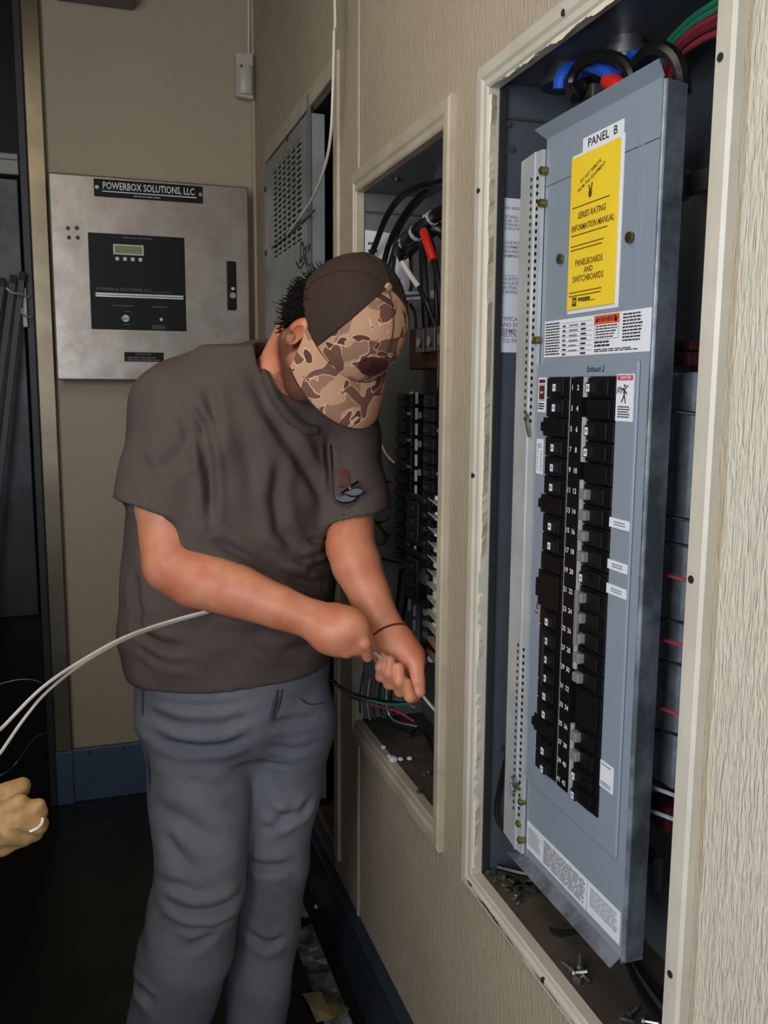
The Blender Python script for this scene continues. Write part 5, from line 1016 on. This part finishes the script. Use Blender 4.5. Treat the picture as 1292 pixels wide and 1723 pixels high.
# brim: curved plate
vs=[];fs=[]; NU,NV=28,8; th=.0022
def brim(u,v):
    a=math.radians(-80+160*u); x0=.0875*math.sin(a); y0_=.112*math.cos(a); 
    ex=(.066*(math.cos(a*.86))**.32); x=x0*(1+.10*v); y=y0_+ex*v
    return x,y,.020-.020*v*v-.016*v-5.2*x*x*(.25+.75*v)*.42
for side in (0,1):
    for j in range(NV+1):
        for i in range(NU+1): x,y,z=brim(i/NU,j/NV); vs.append(H(x,y,z-th*side))
n1=(NU+1)*(NV+1)
for j in range(NV):
    for i in range(NU):
        k=j*(NU+1)+i; fs.append((k,k+1,k+NU+2,k+NU+1)); fs.append((n1+k+NU+1,n1+k+NU+2,n1+k+1,n1+k))
for i in range(NU): k=NV*(NU+1)+i; fs.append((k,k+1,n1+k+1,n1+k))
for j in range(NV):
    k=j*(NU+1); fs.append((k,k+NU+1,n1+k+NU+1,n1+k)); k=j*(NU+1)+NU; fs.append((k+NU+1,k,n1+k,n1+k+NU+1))
MB().add(vs,fs).build('brim','camo',cap,smooth=True,ang=60)
MB().tube([H(*brim(i/NU,1.0)[:2],brim(i/NU,1.0)[2]-.001) for i in range(NU+1)],.0016,6,sub=1).build('brim_edge','cap_mesh',cap,smooth=True)
# embroidered oval patch with a looping line on the front panels
pv=[];
def onfront(u,v): return crown(u/.10,.86-v/.15,.0012)
cx_,cz_=.010,.018
pv=[onfront(cx_,cz_)]+[onfront(cx_+.034*r*math.cos(t),cz_+.019*r*math.sin(t)) for r in (.5,1) for t in [k*math.pi/12 for k in range(24)]]
pf=[(0,1+k,1+(k+1)%24) for k in range(24)]+[(1+k,25+k,25+(k+1)%24,1+(k+1)%24) for k in range(24)]
pt=MB().add(pv,pf).build('patch','patch',cap,smooth=True)
MB().tube([crown((cx_+.014*math.sin(2*t))/.10,.86-(cz_+.009*math.sin(t))/.15,.002) for t in [k*math.pi/12 for k in range(25)]],.0012,5,sub=2).build('patch_stitching','black_cable',pt,smooth=True)

# ================================================================ TAPE, GLOVE, FLOOR
ft=empty('fish_tape',(-0.1256,1.3441,0.9880),'white fish tape running from lower left through both fists into the middle panel','fish tape')
MB().tube([(-1.15,1.70,.006),(-1.0,1.50,.02),(-.93,1.35,.2),(-.82,1.13,.62),(-0.7029,1.1529,0.9695),(-0.6783,1.1888,0.9792),(-0.6293,1.2414,1.0123),(-0.5755,1.3007,1.0295),(-0.5157,1.3573,1.0423),(-0.4492,1.4207,1.0438),(-0.3786,1.4566,1.0484)],.0024,6).tube([(-0.3786,1.4566,1.0484),(-0.3552,1.4690,1.0477),(-0.3278,1.4653,1.0404),(-0.2531,1.4318,1.0163),(-0.1806,1.3919,1.0016),(-0.1404,1.3459,0.9959),(-0.1256,1.3441,0.9880),(-0.1144,1.3466,0.9792),(-0.0907,1.3612,0.9582),(-0.0608,1.3580,0.9313),(-0.0409,1.3471,0.9089),(-0.0197,1.3565,0.8833),(-0.0005,1.3681,0.8610),(0.0179,1.3854,0.8395)],.0026,6).build('tape_strand','white_wire',ft,smooth=True)
MB().tube([(-1.17,1.66,.006),(-1.03,1.47,.02),(-.95,1.33,.18),(-.84,1.12,.58),(-0.7018,1.1258,0.9324),(-0.6772,1.1639,0.9571),(-0.6512,1.2122,0.9818),(-0.6223,1.2486,1.0049),(-0.5758,1.3051,1.0229),(-0.5157,1.3619,1.0373),(-0.4490,1.4243,1.0399),(-0.3762,1.4607,1.0452)],.0022,6).build('tape_strand','white_wire',ft,smooth=True)
GA=[(-0.7801,1.0196,0.9028),(-0.7024,1.0179,0.9207),(-0.6745,1.0153,0.9295)]
gc=V3(GA[-1]); G=Field(gc-V3((.22,.14,.13)),gc+V3((.12,.12,.11)),.0026)
G.chain(GA,[.034,.031,.030],.02).rc((-0.6839,1.0184,0.9294),(-0.6622,1.0172,0.9337),.030,.027,.015)
G.chain([(-0.6621,0.9937,0.9543),(-0.6403,0.9829,0.9658),(-0.6237,0.9819,0.9597),(-0.6237,0.9899,0.9419)],[.0125,.0118,.0112,.0105],.006).chain([(-0.6647,0.9897,0.9429),(-0.6429,0.9764,0.9516),(-0.6253,0.9771,0.9457),(-0.6276,0.9864,0.9317)],[.0125,.0118,.0112,.0105],.004)
G.chain([(-0.6692,0.9926,0.9311),(-0.6510,0.9790,0.9372),(-0.6369,0.9826,0.9352),(-0.6393,0.9923,0.9236)],[.012,.0115,.011,.010],.004).chain([(-0.6741,0.9998,0.9185),(-0.6609,0.9885,0.9222),(-0.6491,0.9923,0.9238)],[.011,.0105,.0095],.004)
G.chain([(-0.6833,1.0207,0.9458),(-0.6669,1.0178,0.9630),(-0.6521,1.0142,0.9709),(-0.6406,1.0110,0.9750)],[.017,.0135,.0125,.011],.012)
P,F=G.mesh(); P=relax(P,F,2); N=normals(P,F); P=P+N*(.0012*np.sin(P[:,0]*190+3*np.sin(P[:,2]*120)))[:,None]
gv=empty('work_glove',GA[1],'tan leather work glove reaching in at the lower left edge','glove')
sdf_obj('glove_shell',P,F,'glove_leather',gv)
MB().tube([(-0.6974,1.0163,0.9207),(-0.7117,1.0182,0.9164),(-0.8392,1.0062,0.8969),(-0.9580,1.0096,0.8709)],[.036,.038,.045,.05],16).build('sleeve','denim_sleeve',gv,smooth=True)
MB().tube([(-0.6305,0.9639,0.9456),(-0.6233,0.9640,0.9479),(-0.6186,0.9682,0.9505),(-0.6173,0.9717,0.9554)],.0016,5).build('seam_thread','white_wire',gv,smooth=True)

# floor litter beside the baseboard
fo=[(-0.1317,1.8652,0.0040),(-0.0955,1.8255,0.0300),(-0.0687,1.7874,0.0300),(-0.0388,1.7828,0.0040),(-0.0880,1.7463,0.0200),(-0.1214,1.7667,0.0040),(-0.1008,1.7603,0.0450),(-0.1290,1.8039,0.0200)]
MB().add(fo+[tuple(Vector(p)-Vector((0,0,.0035))) for p in fo],[(0,1,6),(0,6,7),(1,2,6),(2,3,6),(3,4,6),(4,5,7),(4,7,6),(14,9,8),(15,14,8),(14,10,9),(14,11,10),(14,12,11),(15,13,12),(14,15,12),(0,8,9,1),(1,9,10,2),(2,10,11,3),(3,11,12,4),(4,12,13,5),(5,13,15,7),(7,15,8,0)]).build('foil_sheet','foil',label='crumpled brownish foil sheet on the dark floor at the bottom of the photo',cat='foil')
def chip(p,r,sc,m,lab,name='floor_scrap'):
    p=Vector(p); vs=[]
    bm=bmesh.new(); [bm.verts.new(p+Vector((random.uniform(-1,1)*r*sc[0],random.uniform(-1,1)*r*sc[1],random.uniform(0,1)*r*sc[2]))) for _ in range(14)]
    bmesh.ops.convex_hull(bm,input=bm.verts[:]); vv=[v for v in bm.verts if v.link_faces]; ix={v:i for i,v in enumerate(vv)}
    q=MB().add([v.co[:] for v in vv],[tuple(ix[v] for v in f.verts) for f in bm.faces]); bm.free()
    return q.build(name,m,label=lab,cat='scrap',bevel=.0008)
for p,r,sc,m,lab in (((-0.0028,2.3960,0.0020),.016,(1,1.2,.9),'scrap','bright white scrap on the floor behind the left shin'),((-0.0107,2.1892,0.0040),.013,(1,1,.8),'scrap','pale scrap on the dusty strip along the baseboard'),((-0.0627,2.1377,0.0020),.035,(1,.8,.35),'black_plastic','flat black scrap on the floor right of the shin'),
 ((-0.0654,2.0196,0.0020),.012,(1.6,.6,.3),'scrap','small white sliver on the floor above the foil sheet, upper one'),((-0.0614,1.9613,0.0040),.014,(1.2,.8,.4),'scrap','small white scrap on the floor above the foil sheet, right one'),((-0.0820,1.9829,0.0020),.010,(.7,1.2,.5),'paper','small grey scrap on the floor above the foil sheet, left one'),
 ((-0.5468,3.0786,0.0010),.014,(1.6,.5,.3),'scrap','white sliver on the floor at the foot of the blue baseboard'),((-0.5581,2.8593,0.0010),.012,(1,.5,.3),'dull_steel','dull sliver on the dark floor between glove and right leg'),((-0.0621,1.8170,0.0300),.010,(1,1,.8),'foil','golden crumb beside the foil sheet')): chip(p,r,sc,m,lab)
cbp=[(-0.0026,2.3781,0.1200),(0.0020,2.3385,0.0900),(-0.0028,2.2826,0.0700),(-0.0074,2.2643,0.0450),(-0.0134,2.2471,0.0200)]
MB().tube(cbp,.006,6).build('floor_hose','blue_teal',smooth=True,label='thin bluish hose along the foot of the baseboard behind the shin',cat='hose')
# ceiling lamp in view of nothing but the room it lights
lp=empty('ceiling_lamp',(-.85,1.25,2.70),'long ceiling lamp above the aisle','lamp')
MB().box((-.95,.65,2.68),(-.75,1.85,2.72)).build('lamp_body','white_plastic',lp,bevel=.004)
# unseen block added to keep side-door light off the shins and floor
eh=empty('light_blocker',(-1.25,.75,0),'dark unseen block added left of the aisle to shade the lower legs','housing')
MB().box((-1.5,.45,.06),(-1.0,1.1,1.2)).build('blocker_shell','dark_grey',eh,bevel=.01); MB().box((-1.48,.47,0),(-1.02,1.08,.06)).build('blocker_base','black_plastic',eh)
